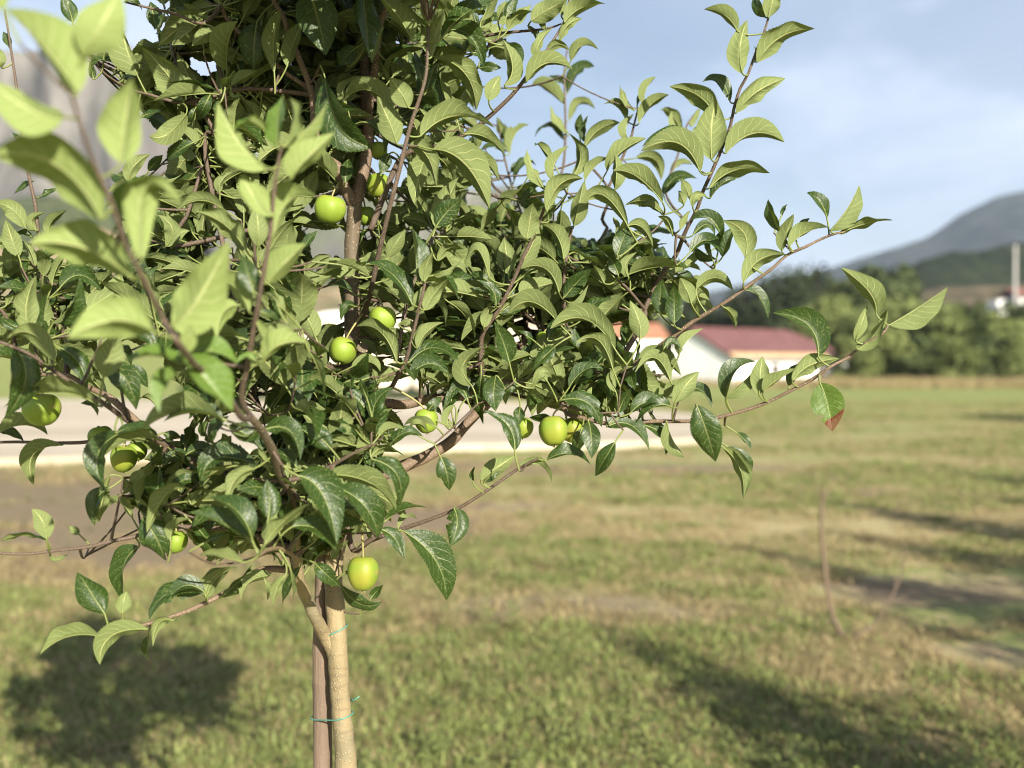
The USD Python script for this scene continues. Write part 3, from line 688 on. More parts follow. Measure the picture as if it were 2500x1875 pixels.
HERO = """
A 490 590 30 60 U .42 @.66 y
A 530 360 760 -60 U .5 @.66 y
A 400 740 -120 470 m 180 680 U .35 @.67 y
A 770 1030 840 490 U .42 @.69 y
A 640 1390 -80 990 m 340 1040 U .36 @.70 y
A 900 1640 1150 1280 m 920 1200 U .42 @.74 y
A 750 1400 960 1110 T .4 @.78 y
A 20 60 -120 -150 U .5 @.64 y
E 850 320 190 90 m 520 120 U .38 @.74 y
E 1090 610 1450 70 m 1250 440 U .46 @.78 y
E 960 640 430 690 m 700 580 U .46 @.80 y
E 1190 780 1210 600 U .5 @.83 y
E 1150 850 780 855 m 960 800 T .14 @.86 y
E 1170 800 1470 1150 T .42 @.88 y
E 1130 910 1010 1160 m 1050 990 T .4 @.87 y
E 1200 790 1500 850 m 1350 770 T .4 @.9 y
B 395 1070 85 650 m 220 900 U .28 @.92 y
B 460 930 500 600 T .36 @.925 y
B 510 930 540 620 m 560 760 U .16 @.92 y
B 510 910 780 645 m 630 830 U .36 @.92 y
B 550 1130 820 840 m 640 1010 U .34 @.915 y
B 425 1370 235 1100 m 310 1240 U .34 @.93 y
B 410 860 200 800 m 300 770 U .3 @.935 y
B 440 1470 715 1255 m 540 1270 U .36 @.94 y
F 405 340 640 90 m 500 220 U .48 @.95 y
B 335 1560 320 1300 U .52 @1.2
B 210 1500 -30 1330 m 90 1370 U .34 @1.15
B 250 1590 0 1320 m 150 1430 U .3 @1.18
F 310 410 230 160 T .52 @.97
F 280 520 0 320 m 170 350 U .38 @.98 y
F 210 480 80 700 m 110 540 U .44 @.99 y
F 390 750 570 640 m 450 640 U .44 @1.0
F 375 830 650 720 m 480 730 U .36 @1.0 y
F 460 480 360 400 m 430 430 U .4 @1.05
F 510 520 370 400 U .45 @1.1
F 700 680 580 440 U .55 @1.25
F 350 520 480 590 T .4 @1.0
F 320 830 200 850 m 260 800 T .3 @.98 y
F 320 570 400 780 U .3 @.97 y
B 330 140 310 440 T .68 @1.31
B 440 460 480 60 m 440 240 U .22 @1.30
B 520 420 620 130 U .4 @1.32
B 650 -90 765 350 T .56 @1.27
B 1000 -30 1040 360 T .42 @1.28
B 960 300 850 420 T .65 @1.33
B 760 490 1060 930 m 860 800 T .42 @1.31
B 740 480 960 690 m 800 620 T .4 @1.34
B 1215 910 1090 610 U .5 @1.28
B 1200 700 880 640 m 1030 570 U .34 @1.33
B 1290 680 1170 490 U .62 @1.26
B 1060 390 1135 170 m 1080 260 U .2 @1.33
B 900 680 990 480 m 880 560 U .25 @1.34
B 1310 250 1110 -20 m 1220 100 U .42 @1.25
N 1130 330 1560 40 m 1330 120 T .30 @1.25
N 1050 480 1160 70 m 1090 290 U .4 @1.26
N 1030 210 1040 -60 U .42 @1.25 y
N 970 700 900 420 T .4 @1.3
N 1010 760 1100 530 T .45 @1.31
N 960 660 830 410 m 900 540 T .35 @1.3
N 1040 450 960 200 U .4 @1.28
N 690 530 830 640 m 770 540 T .35 @1.36
N 640 560 680 690 U .4 @1.38
N 340 560 250 430 T .6 @1.34
N 480 1030 650 1290 m 620 1120 T .35 @1.33
N 690 1300 620 1480 T .6 @1.32
N 320 1540 350 1340 T .55 @1.36
N 1850 680 2100 500 m 1960 550 U .36 @1.34
N 1230 940 1170 560 m 1130 720 T .3 @1.33
N 880 1000 960 1230 U .4 @1.3
N 950 920 1030 1060 U .45 @1.32
C 70 860 535 810 m 290 735 U .30 @1.28
C 170 1430 330 1260 T .6 @1.31
C 130 930 30 1290 U .4 @1.34
C 350 850 600 975 m 480 870 U .34 @1.34
C 150 945 505 1320 m 350 1040 U .40 @1.29
C 380 1000 565 1150 m 480 1020 U .4 @1.31
C 0 920 170 1190 m 110 990 U .42 @1.30
C 190 370 420 700 m 360 480 U .40 @1.33
C 250 660 160 480 U .45 @1.37
C 500 640 575 480 U .6 @1.34
C 600 540 590 250 m 650 420 U .4 @1.34
C 600 290 690 445 m 680 330 T .5 @1.36
C 250 190 470 430 m 390 240 T .42 @1.35
C 440 430 580 430 T .5 @1.38
C 220 220 540 0 m 380 90 T .30 @1.3
C 740 515 1030 440 m 870 400 U .34 @1.33
C 820 380 900 180 m 820 280 U .4 @1.36
C 860 350 1010 320 m 930 280 U .4 @1.37
C 1020 385 1195 315 m 1090 290 U .32 @1.55
C 980 140 1240 25 m 1090 50 U .36 @1.37
C 950 270 1090 120 m 1000 160 U .36 @1.38
C 620 190 790 70 m 680 100 U .36 @1.39
C 770 130 990 0 U .5 @1.37
C 610 110 690 -20 T .5 @1.38
C 870 190 900 20 m 860 110 U .35 @1.39
C 560 110 620 0 U .45 @1.4
C 450 190 520 210 U .35 @1.4
C 430 170 380 60 T .4 @1.42
C 960 100 1000 -60 U .4 @1.38
C 800 240 740 160 T .4 @1.42
C 470 360 340 310 T .4 @1.42
C 500 360 640 370 m 570 300 T .4 @1.44
C 980 660 775 540 m 860 550 U .34 @1.93
C 1000 590 1170 420 m 1070 440 T .34 @1.93
C 990 540 880 480 T .4 @1.95
C 1010 760 1175 690 m 1080 650 U .32 @1.92
C 1010 850 895 670 m 930 760 U .32 @1.9
C 980 890 790 870 m 880 800 T .3 @1.92
C 635 970 755 790 m 670 850 U .30 @1.84
C 590 880 550 740 U .4 @1.85
C 620 950 440 960 m 530 910 T .35 @1.82
C 640 1090 710 1020 T .5 @1.8
C 600 930 600 780 T .35 @1.84
C 660 1150 800 1050 m 720 1030 T .35 @1.78
C 1030 1115 1010 845 m 1080 980 U .36 @1.45
C 1075 850 1085 720 T .5 @1.62
C 845 1185 745 945 m 780 1070 U .36 @1.33
C 915 1140 1010 925 m 920 1030 U .34 @1.33
C 1100 940 1330 775 m 1200 820 U .30 @1.58
C 1110 900 1130 730 T .35 @1.6
C 910 1030 790 920 m 830 930 U .36 @1.45
C 1420 700 1330 535 m 1360 620 U .30 @1.55
C 1440 670 1480 570 T .36 @1.55
C 1480 660 1560 485 m 1500 560 U .26 @1.54
C 1450 780 1640 600 m 1530 660 U .30 @1.53
C 1390 890 1420 720 m 1370 810 U .3 @1.55
C 1370 760 1230 660 m 1310 670 U .34 @1.56
C 1300 1205 1300 970 U .46 @1.42
C 1250 1080 1495 875 m 1340 960 U .28 @1.45
C 1110 1140 1270 1000 m 1180 1050 U .3 @1.45
C 870 1340 1095 1130 m 950 1170 U .36 @1.33
C 1040 1430 1100 1150 m 1070 1300 U .44 @1.40
C 740 1510 780 1285 U .56 @1.33
C 975 1640 830 1420 m 930 1490 U .42 @1.38
C 1600 1280 1290 1080 m 1440 1120 U .28 @1.36
C 1380 1430 1100 1280 m 1230 1240 U .34 @1.36
C 1310 1620 1385 1430 T .55 @1.36
C 1380 1430 1540 1560 m 1470 1440 U .4 @1.37
C 1580 1310 1360 1300 m 1480 1270 U .34 @1.38
C 800 1180 700 1300 T .4 @1.36
C 690 1270 800 1320 T .5 @1.4
C 840 1190 750 1140 T .4 @1.36
C 880 1400 870 1310 T .4 @1.36
D 620 195 412 60 m 540 95 U .36 @1.36
D 655 465 685 125 m 640 300 U .46 @1.355
D 750 390 1110 182 m 900 235 U .36 @1.36
D 575 640 400 520 m 510 510 T .42 @1.4
D 480 745 192 548 m 380 610 U .38 @1.37
D 615 715 925 497 m 750 580 U .40 @1.37
D 460 1010 490 625 U .50 @1.365
D 550 970 920 900 m 730 845 U .34 @1.38
D 385 1085 12 955 m 240 905 U .38 @1.37
D 390 1080 20 930 m 250 850 T .2 @1.39
D 445 1190 826 1095 m 620 1075 U .26 @1.38
D 450 1255 612 1135 m 530 1160 T .34 @1.40
D 820 110 880 -70 U .56 @1.35
D 800 110 740 -40 m 750 40 T .4 @1.36
D 730 390 730 290 T .3 @1.38
D 155 1230 365 1130 m 240 1120 T .36 @1.6
D 200 1110 340 1040 m 260 1040 U .3 @1.8
D 270 830 130 700 m 200 720 U .34 @1.82
D 330 800 400 680 U .4 @1.83
D 300 870 210 700 m 230 790 U .34 @1.82
D 330 860 440 810 m 380 820 U .4 @1.82
D -20 1000 140 1140 m 100 1010 U .36 @1.75
D 320 1255 270 1130 U .55 @1.38
D 285 1295 250 1205 U .6 @1.38
D 340 1310 430 1240 m 360 1240 U .5 @1.38
D 340 1490 480 1490 m 430 1420 T .45 @1.4
D 320 1600 530 1610 m 430 1520 T .40 @1.37
D 500 1590 540 1440 T .4 @1.42
D 260 1450 330 1330 U .4 @1.38
D 140 1350 0 1310 m 70 1300 U .4 @1.38
D 210 1480 120 1370 m 180 1400 U .4 @1.38
H 1440 690 1772 473 m 1600 590 U .20 @1.28
H 1360 620 1160 362 m 1320 500 U .34 @1.285
H 1245 780 1320 575 U .40 @1.29
H 1255 830 1420 640 m 1330 770 U .36 @1.285
H 1400 710 1430 600 U .45 @1.3
H 1030 870 768 620 m 970 690 T .40 @1.30
H 880 1010 1152 885 m 990 920 U .40 @1.30
H 1040 1025 1110 1300 T .66 @1.29 s
H 690 1090 710 870 U .50 @1.315
H 715 1070 910 940 m 790 1010 U .34 @1.31
H 860 1040 960 900 T .4 @1.34
H 500 1110 670 900 m 550 960 T .34 @1.33
H 500 1110 660 950 m 590 1030 U .24 @1.33
H 330 1150 440 1475 T .5 @1.31
H 490 1400 600 1690 m 580 1520 U .34 @1.33
H 510 1390 610 1600 m 600 1490 T .3 @1.34
H 560 1310 645 1405 T .4 @1.38
H 160 1250 265 1450 m 200 1370 U .36 @1.35
H 205 1140 345 960 U .5 @1.33
H 180 1010 -20 960 m 90 880 U .4 @1.34
H 0 900 240 980 m 120 870 U .4 @1.36
H 240 1000 140 1140 U .4 @1.36
H 270 1060 420 1170 m 360 1070 T .4 @1.36
H 180 1160 -20 1260 m 90 1160 T .36 @1.33
H 1150 165 1458 88 m 1300 110 U .20 @1.32
D 1210 1460 1392 1172 m 1310 1330 U .26 @1.32
D 1190 1380 1062 1220 m 1140 1270 T .40 @1.34
D 890 1460 818 1262 m 840 1360 T .34 @1.33
D 905 1590 980 1355 U .44 @1.33
D 950 1560 1200 1440 m 1060 1470 U .36 @1.32
D 1000 1460 1080 1380 T .5 @1.36
D 900 1370 940 1290 T .4 @1.36
H 600 450 838 285 m 690 320 U .42 @1.33
H 610 300 480 90 m 600 160 U .50 @1.34
H 300 565 235 420 U .6 @1.345
H 200 680 200 460 T .5 @1.35
H 120 620 130 430 T .5 @1.37
H 490 590 552 720 m 540 640 U .4 @1.35
H 595 490 742 650 m 690 530 T .28 @1.36
H 480 190 300 90 m 400 80 T .4 @1.42
H 430 330 490 270 m 400 220 T .44 @1.38
H 330 480 540 490 m 440 420 U .4 @1.37
H 370 280 250 380 U .4 @1.4
H 480 300 550 120 T .4 @1.42
H 440 310 320 230 m 360 290 T .4 @1.4
H 430 600 330 560 U .4 @1.4
H 140 830 240 830 m 190 780 T .5 @1.33
H 230 860 370 710 m 270 790 U .4 @1.34
G 630 840 535 585 T .48 @1.30
G 390 985 460 745 m 340 860 U .44 @1.31
G 545 925 545 1150 T .62 @1.30
G 665 1400 465 1148 m 620 1240 T .42 @1.27
G 1305 1030 1415 868 m 1290 920 U .36 @1.32
G 1010 1000 1225 885 m 1110 890 T .34 @1.32
G 965 1080 1215 1250 m 1130 1100 T .44 @1.31
G 1130 1210 1150 1450 T .5 @1.31
G 1245 1250 1515 1395 m 1400 1240 T .36 @1.33
G 1300 1345 1175 1560 T .44 @1.30
G 870 1460 1145 1490 m 1010 1420 T .34 @1.34
G 690 1510 900 1600 m 820 1490 U .30 @1.34
G 450 1590 670 1430 U .48 @1.33
G 400 1600 415 1500 T .4 @1.33
G 195 1440 250 1650 T .64 @1.29
G 470 1600 570 1530 T .5 @1.34
G 0 1250 115 1280 m 60 1230 U .4 @1.29
G 0 925 255 920 m 130 850 T .38 @1.29
G 0 840 310 830 m 150 750 T .34 @1.31
G 50 750 215 590 m 110 650 U .36 @1.28
G 1050 980 1210 740 T .4 @1.36
G 1285 880 1055 720 m 1190 700 U .36 @1.31
G 940 590 620 535 m 770 460 U .30 @1.33
G 1300 760 890 630 m 1110 570 U .26 @1.31
G 945 400 705 250 m 860 250 U .34 @1.37
G 545 480 420 320 m 520 380 T .42 @1.36
G 470 620 535 440 U .44 @1.37
G 920 740 770 900 T .42 @1.33
G 1385 300 1440 145 m 1370 220 U .44 @1.38
G 1320 290 1260 160 T .6 @1.38
G 1230 340 1160 220 U .4 @1.38
G 1460 690 1395 450 m 1450 580 U .5 @1.31
G 1100 560 1290 440 m 1170 470 T .34 @1.4
G 980 430 1150 250 T .5 @1.42
G 1000 460 1130 350 m 1050 450 U .3 @1.4
G 180 200 350 130 m 250 120 U .4 @1.36
G 500 300 350 210 m 430 130 U .4 @1.36
G 500 330 390 270 T .4 @1.38
G 870 700 1030 560 m 940 590 T .36 @1.36
G 780 700 680 640 T .4 @1.36
G 700 990 610 1110 m 620 1020 T .5 @1.32
G 700 1120 690 1240 T .6 @1.32
G 780 1000 900 940 m 840 900 U .5 @1.31
G 870 960 810 900 U .6 @1.31
G 1150 1000 1190 1090 m 1150 1050 U .4 @1.33
G 1320 1160 1400 1010 T .5 @1.34
G 1400 1160 1640 1120 m 1510 1090 T .4 @1.33
G 1480 1240 1620 1430 m 1590 1300 T .4 @1.36
G 1090 1260 1060 1420 T .5 @1.36
G 930 1250 760 1190 T .4 @1.37
G 370 1090 210 1150 m 300 1000 T .45 @1.32
G 200 1170 90 1110 T .4 @1.35
G 280 1110 270 1280 m 240 1200 U .3 @1.33
G 380 1060 470 1120 T .4 @1.36
F 1390 330 1445 140 m 1400 240 U .46 @1.265
F 1390 510 1545 310 U .46 @1.27
F 1450 290 1625 185 m 1540 250 U .24 @1.28
F 1340 740 1510 590 m 1390 640 U .36 @1.285
F 1215 840 960 615 m 1110 650 U .34 @1.29
F 1310 470 1030 210 m 1190 290 T .3 @1.28
F 1350 340 1310 -10 m 1330 150 T .3 @1.27
F 1330 520 1380 360 U .4 @1.29
F 1290 470 1220 240 m 1240 350 U .4 @1.32
F 1160 180 1270 0 U .5 @1.35
F 1150 320 1260 280 U .4 @1.35
F 945 300 700 440 m 790 260 U .44 @1.33
F 940 410 770 360 m 850 350 T .3 @1.36
F 950 490 860 590 m 890 490 T .5 @1.36
F 620 280 800 170 m 720 200 U .3 @1.3
F 500 420 640 310 U .4 @1.3
F 490 610 340 500 T .35 @1.25
F 390 1030 560 820 m 420 920 T .40 @1.26
F 410 1150 580 1010 m 470 1050 T .5 @1.25
F 400 1090 630 860 m 560 1000 T .4 @1.27
F 600 1000 760 880 m 660 900 U .36 @1.3
F 1030 1210 800 985 m 970 1080 T .40 @1.26
F 1070 1250 1190 1000 m 1080 1100 T .45 @1.26
F 1100 1240 1190 1130 U .3 @1.27
F 750 1390 640 1220 T .66 @1.24
F 950 1420 960 1230 m 1010 1330 U .5 @1.22
F 1100 1310 1270 1270 m 1170 1260 U .4 @1.22
F 1150 1400 1380 1310 m 1260 1290 T .34 @1.26
F 1050 1440 1265 1440 m 1150 1380 U .3 @1.24
F 1460 1250 1260 1240 m 1360 1220 U .3 @1.29
F 930 870 1110 900 m 1040 840 U .44 @1.32
F 1090 1000 1060 880 U .4 @1.3
F 840 1000 960 990 T .4 @1.34
F 900 1140 800 1060 T .45 @1.36
F 500 1350 640 1180 T .4 @1.28
F 1410 1150 1500 1060 T .5 @1.32
F 1560 1060 1600 900 T .4 @1.34
F 1510 1140 1640 970 T .45 @1.34
F 150 1390 110 1290 U .55 @1.22
F 640 640 700 750 T .4 @1.35
F 740 790 640 760 U .4 @1.33
F 1230 600 1310 640 m 1290 590 U .5 @1.3
F 1170 630 1230 690 U .5 @1.31
P 850 170 1150 430 m 1060 180 T .45 @1.14
P 800 160 560 180 m 700 210 T .3 @1.12
P 1130 500 900 400 m 1010 380 T .45 @1.16
P 1140 560 1460 1140 m 1340 720 T .44 @1.12
P 880 920 870 590 T .62 @1.10
P 760 500 540 810 m 600 600 U .38 @1.14
P 740 1080 390 740 m 620 860 T .34 @1.06
P 700 1080 200 870 m 480 960 T .30 @1.07
P 850 1140 1240 790 m 1010 950 U .24 @1.05
P 670 1290 290 1230 m 470 1240 U .26 @1.06
P 1080 990 1460 1200 m 1290 1010 T .34 @1.14
P 1390 550 1960 850 m 1740 620 U .32 @1.17
P 1460 660 1810 1080 m 1700 820 T .42 @1.16
P 1760 420 1980 830 m 1970 560 T .42 @1.18
P 1830 1010 2030 1260 m 1950 1090 T .44 @1.25
P 1280 1300 1490 1490 m 1370 1390 T .50 @1.24
P 1490 1480 1840 1620 m 1660 1640 T .36 @1.38
P 1740 1600 1850 1480 T .5 @1.385
P 1000 1320 930 1290 m 940 1250 U .4 @1.2
P 1030 1400 920 1650 m 960 1500 U .34 @1.18
P 1070 1350 1090 1590 U .2 @1.18
P 1150 1330 1000 1640 T .3 @1.26
P 890 1400 650 1610 m 720 1460 U .36 @1.25
P 850 1430 870 1610 U .36 @1.25
P 360 1590 620 1330 m 440 1430 U .44 @1.235
P 340 1540 10 1640 m 170 1490 T .34 @1.23
P 480 1580 740 1310 m 620 1460 T .3 @1.24
P 340 400 480 540 T .4 @1.22
P 770 460 320 650 m 430 420 T .4 @1.17
P 620 470 310 660 m 410 540 U .2 @1.165
P 300 520 0 760 m 140 600 U .25 @1.2
P 430 400 570 220 U .6 @1.24
P 190 380 440 400 m 330 330 T .4 @1.24
P 0 480 230 430 m 110 380 T .45 @1.24
P 500 80 0 100 m 250 30 T .22 @1.08
P 540 140 830 360 m 720 230 T .40 @1.15
P 540 60 410 300 m 420 160 T .4 @1.14
P 1090 130 1260 400 m 1130 250 T .4 @1.22
P 1410 330 1200 110 T .62 @1.18
P 900 550 720 410 m 810 380 U .4 @1.18
P 680 530 640 290 U .4 @1.22
P 900 640 1090 670 m 1010 610 T .5 @1.22
P 720 700 700 860 T .45 @1.2
P 60 700 300 600 m 160 600 T .4 @1.2
P 240 800 430 680 U .44 @1.2
P 0 870 120 1010 U .5 @1.22
P 60 1110 230 920 m 90 980 U .3 @1.2
P 560 1190 680 1110 U .3 @1.15
P 370 1110 560 1060 T .3 @1.13
P 1440 880 1480 700 T .4 @1.3
P 1430 1000 1560 920 T .44 @1.3
P 1420 1270 1560 1100 U .4 @1.3
P 1520 1380 1560 1260 m 1580 1330 T .4 @1.3
P 1250 1180 1300 1240 T .5 @1.28
J 260 320 300 150 T .5 @1.25
J 880 335 1120 720 m 1060 500 T .42 @1.31
J 1165 212 1140 418 m 1180 310 T .62 @1.33
J 850 320 960 270 m 900 260 U .34 @1.36
I 295 430 200 240 m 270 320 U .6 @1.21
I 290 435 -10 450 m 140 410 U .18 @1.215
I 500 400 430 350 U .6 @1.5
I 320 540 430 525 m 360 555 U .3 @1.24
I 880 480 800 870 m 780 620 T .36 @1.25
I 660 900 490 640 T .62 @1.20
I 775 900 800 760 U .70 @1.19
I 630 1045 255 1160 m 430 1050 U .26 @1.20
I 930 1000 632 1225 m 700 1050 U .36 @1.2
I 1090 945 968 1110 m 1000 970 U .34 @1.21
I 1290 765 945 940 m 1060 780 T .36 @1.23
I 1300 790 1460 600 m 1340 690 U .4 @1.23
I 940 1040 940 1200 T .4 @1.3
I 900 300 1045 565 T .70 @1.20
I 1150 100 930 390 m 1030 180 U .22 @1.17
I 690 110 600 345 m 600 200 T .4 @1.24
I 840 300 640 290 m 740 200 U .4 @1.26
I 690 30 620 330 U .2 @1.24
I 1060 200 840 190 m 940 130 T .36 @1.26
E 760 1290 660 1640 m 620 1430 T .42 @1.17
E 1000 1330 640 1450 m 830 1330 U .20 @1.18
E 740 1290 1000 1310 m 880 1250 T .30 @1.17
E 90 740 30 1190 m 160 950 T .46 @1.12
E 625 1115 20 1130 m 340 1030 U .20 @1.12
E 640 880 862 1142 m 790 940 T .50 @1.15
E 380 750 545 1010 m 500 850 T .42 @1.2
E 655 935 745 640 U .58 @1.10
E 345 830 45 690 m 200 660 U .42 @1.10
E 190 640 230 295 m 170 470 U .42 @1.2
E 270 695 305 400 T .40 @1.22
E 380 370 645 390 m 510 290 T .42 @1.3
E 390 400 560 480 T .45 @1.32
E 780 640 985 790 m 920 650 T .5 @1.15
E 820 860 935 1000 T .50 @1.2
E 740 750 830 870 m 800 770 T .4 @1.2
E 1390 1195 900 1265 m 1140 1150 U .20 @1.08
E 390 1365 215 1620 m 210 1430 U .32 @1.28
E -10 1290 300 1300 m 150 1240 U .26 @1.29
E 0 1270 150 1340 T .4 @1.3
E 620 1120 510 1100 T .4 @1.24
E 550 1080 620 1180 U .4 @1.25
E 225 245 150 70 m 200 160 U .42 @1.36
E 10 370 265 255 m 130 270 U .28 @1.34
E 80 270 60 60 U .52 @1.34
E 0 360 60 200 U .4 @1.35
E 460 280 590 215 m 520 220 U .4 @1.36
E 260 210 470 170 m 370 150 T .36 @1.36
E 440 260 420 180 U .4 @1.37
E 40 480 90 390 U .4 @1.27
E 130 640 -30 540 T .4 @1.27
E 300 420 240 330 T .4 @1.36
E 1190 540 1330 480 T .5 @1.2
E 1250 900 1300 1060 T .3 @1.0
E 1000 1130 870 1090 m 930 1060 U .3 @1.25
E 1320 1210 1390 1370 m 1300 1290 T .36 @1.2
E 1030 1290 1150 1320 T .5 @1.24
A 130 790 -20 570 m 70 640 U .52 @1.35
A 160 1440 -30 1290 m 70 1320 U .5 @1.34
A 230 1460 285 1345 m 200 1390 U .46 @1.36
A 310 1480 425 1330 m 330 1400 U .36 @1.36
A 200 1500 90 1480 T .3 @1.37
A 250 1250 360 1190 T .4 @1.4
A 200 1150 90 1230 T .4 @1.4
A 10 430 -20 290 U .5 @1.36
A 60 300 20 200 T .5 @1.38
A 130 900 70 830 T .3 @1.36
A 870 480 745 80 m 800 290 U .40 @1.33
A 660 320 740 150 m 680 220 U .46 @1.34
A 1165 640 900 300 m 1040 450 U .46 @1.33
A 790 480 560 420 m 680 380 T .36 @1.34
A 590 500 560 380 T .4 @1.35
A 1360 190 1215 290 U .5 @1.3
A 1180 720 945 860 m 1060 850 U .52 @1.31
A 1240 560 1120 330 m 1180 450 U .4 @1.35
A 1230 900 1060 1010 T .45 @1.34
A 1250 930 1110 800 U .44 @1.35
A 810 1150 950 975 m 850 1050 U .46 @1.34
A 890 740 1020 700 T .4 @1.35
A 940 1080 1030 980 T .5 @1.36
A 1420 1330 1115 1335 m 1270 1270 U .28 @1.25
A 1560 1590 1250 1340 m 1430 1430 U .34 @1.12
A 1050 1560 1000 1360 m 1090 1450 U .5 @1.33
A 1090 1570 1200 1460 m 1120 1490 U .5 @1.35
A 1000 180 950 10 T .6 @1.32
A 1100 60 1250 130 T .5 @1.33
A 790 10 900 70 m 850 10 T .4 @1.28
A 960 60 980 190 T .6 @1.3
A 1280 130 1160 20 U .5 @1.32
A 460 140 390 -40 T .5 @1.35
A 1450 180 1500 0 T .5 @1.34
A 1460 560 1530 600 m 1480 600 U .4 @1.3
A 1400 640 1440 780 m 1390 700 T .3 @1.25
A 1480 780 1520 620 U .3 @1.26
A 1240 680 1210 780 T .45 @1.35
A 1330 600 1250 760 T .5 @1.34
A 1390 1220 1470 1090 m 1400 1150 U .45 @1.28
"""
hero = []
for row in HERO.strip().splitlines():
    t = row.split()
    c = t[0]
    q = [float(x) for x in t[1:5]]
    k = 5
    mid = None
    if t[k] == "m":
        mid = crop(c, float(t[k + 1]), float(t[k + 2]))
        k += 3
    hero.append(dict(b=np.array(crop(c, q[0], q[1])), t=np.array(crop(c, q[2], q[3])), m=None if mid is None else np.array(mid), face=t[k], r=float(t[k + 1]), Y=(lambda q_: q_ * 1.09 if q_ < 0.8 else q_)(float(t[k + 2][1:])), flag=t[k + 3] if len(t) > k + 3 else ""))

leaves = []        # (V, F, UV, material, size in the picture)
extra_twigs = []


def attach_point(bpx, Y, max_px=1e9):
    d2 = np.hypot(*(NODE_PX - bpx).T) + np.abs(NODE_XYZ[:, 1] - Y) / (K * Y) * 0.6
    i = int(np.argmin(d2))
    return i, d2[i]


def add_nodes(path, r):
    global NODE_XYZ, NODE_R, NODE_PX
    fine = catmull(path, 0.012)
    NODE_XYZ = np.vstack([NODE_XYZ, fine])
    NODE_R = np.concatenate([NODE_R, np.full(len(fine), r)])
    NODE_PX = np.vstack([NODE_PX, [to_px(p) for p in fine]])


def add_leaf(h, seed, petiole=True):
    r = np.random.default_rng(seed)
    Y = h["Y"]
    B = at(*h["b"], Y)
    T = at(*h["t"], Y + r.uniform(-0.018, 0.018))
    chord = h["t"] - h["b"]
    Lp = np.linalg.norm(chord)
    cdir = chord / Lp
    perp = np.array([-cdir[1], cdir[0]])
    mid0 = 0.5 * (h["b"] + h["t"])
    if h["m"] is not None:
        mpx = h["m"]
        if np.dot(mpx - mid0, perp) < 0:
            perp = -perp
    else:
        if perp[1] > 0:
            perp = -perp                              # towards the top of the picture
        mpx = mid0 + perp * Lp * r.uniform(0.0, 0.06)
    Mp = at(*mpx, Y + r.uniform(-0.006, 0.006))
    L = Lp * K * Y
    e = unit([perp[0], 0, -perp[1]])
    view = unit(np.array([0, 0, EYE]) - Mp)
    wr = max(0.60 if h["flag"] == "y" else 0.47, h["r"]) * r.uniform(0.95, 1.08)
    ct = min(1.0, h["r"] / 0.50)
    ct = max(ct, 0.22)
    st_ = math.sqrt(max(0.0, 1 - ct * ct))
    n = e * st_ + view * ct * (1 if h["face"] == "T" else -1)
    fold = r.uniform(0.38, 0.90) if h["r"] < 0.5 else r.uniform(0.12, 0.34)
    i, dist = attach_point(h["b"], Y)
    A = NODE_XYZ[i]
    if dist > 85:
        S = B - unit(Mp - B) * 0.022 + np.array([0, 0.004, -0.004])
        way = unit(S - A)
        seg = np.linalg.norm(S - A)
        mid = A + way * seg * 0.5 + np.array([0, 0, -0.10 * seg]) + r.normal(0, 0.03 * seg, 3)
        tt = np.linspace(0, 1, 9)[:, None]
        path = (1 - tt) ** 2 * A + 2 * tt * (1 - tt) * mid + tt ** 2 * S
        extra_twigs.append((path, np.linspace(min(0.0022, NODE_R[i] * 0.9), 0.0011, 9)))
        add_nodes(path, 0.0014)
        A = S
    mat = YOUNG if h["flag"] == "y" else SCORCH if h["flag"] == "s" else LEAF
    V, F, UV = leaf_mesh(B, Mp, T, n, wr * L / 2, fold, r.uniform(-0.9, 0.9), r.uniform(0.012, 0.040), seed, nl=50, hw=4, stalk_from=A, teeth=r.uniform(0.012, 0.026), bite=0.14 if Y > 1.0 else 0.0)
    leaves.append((V, F, UV, mat, L * wr * L / Y ** 2))


for k, h in enumerate(hero):
    add_leaf(h, 1000 + k)

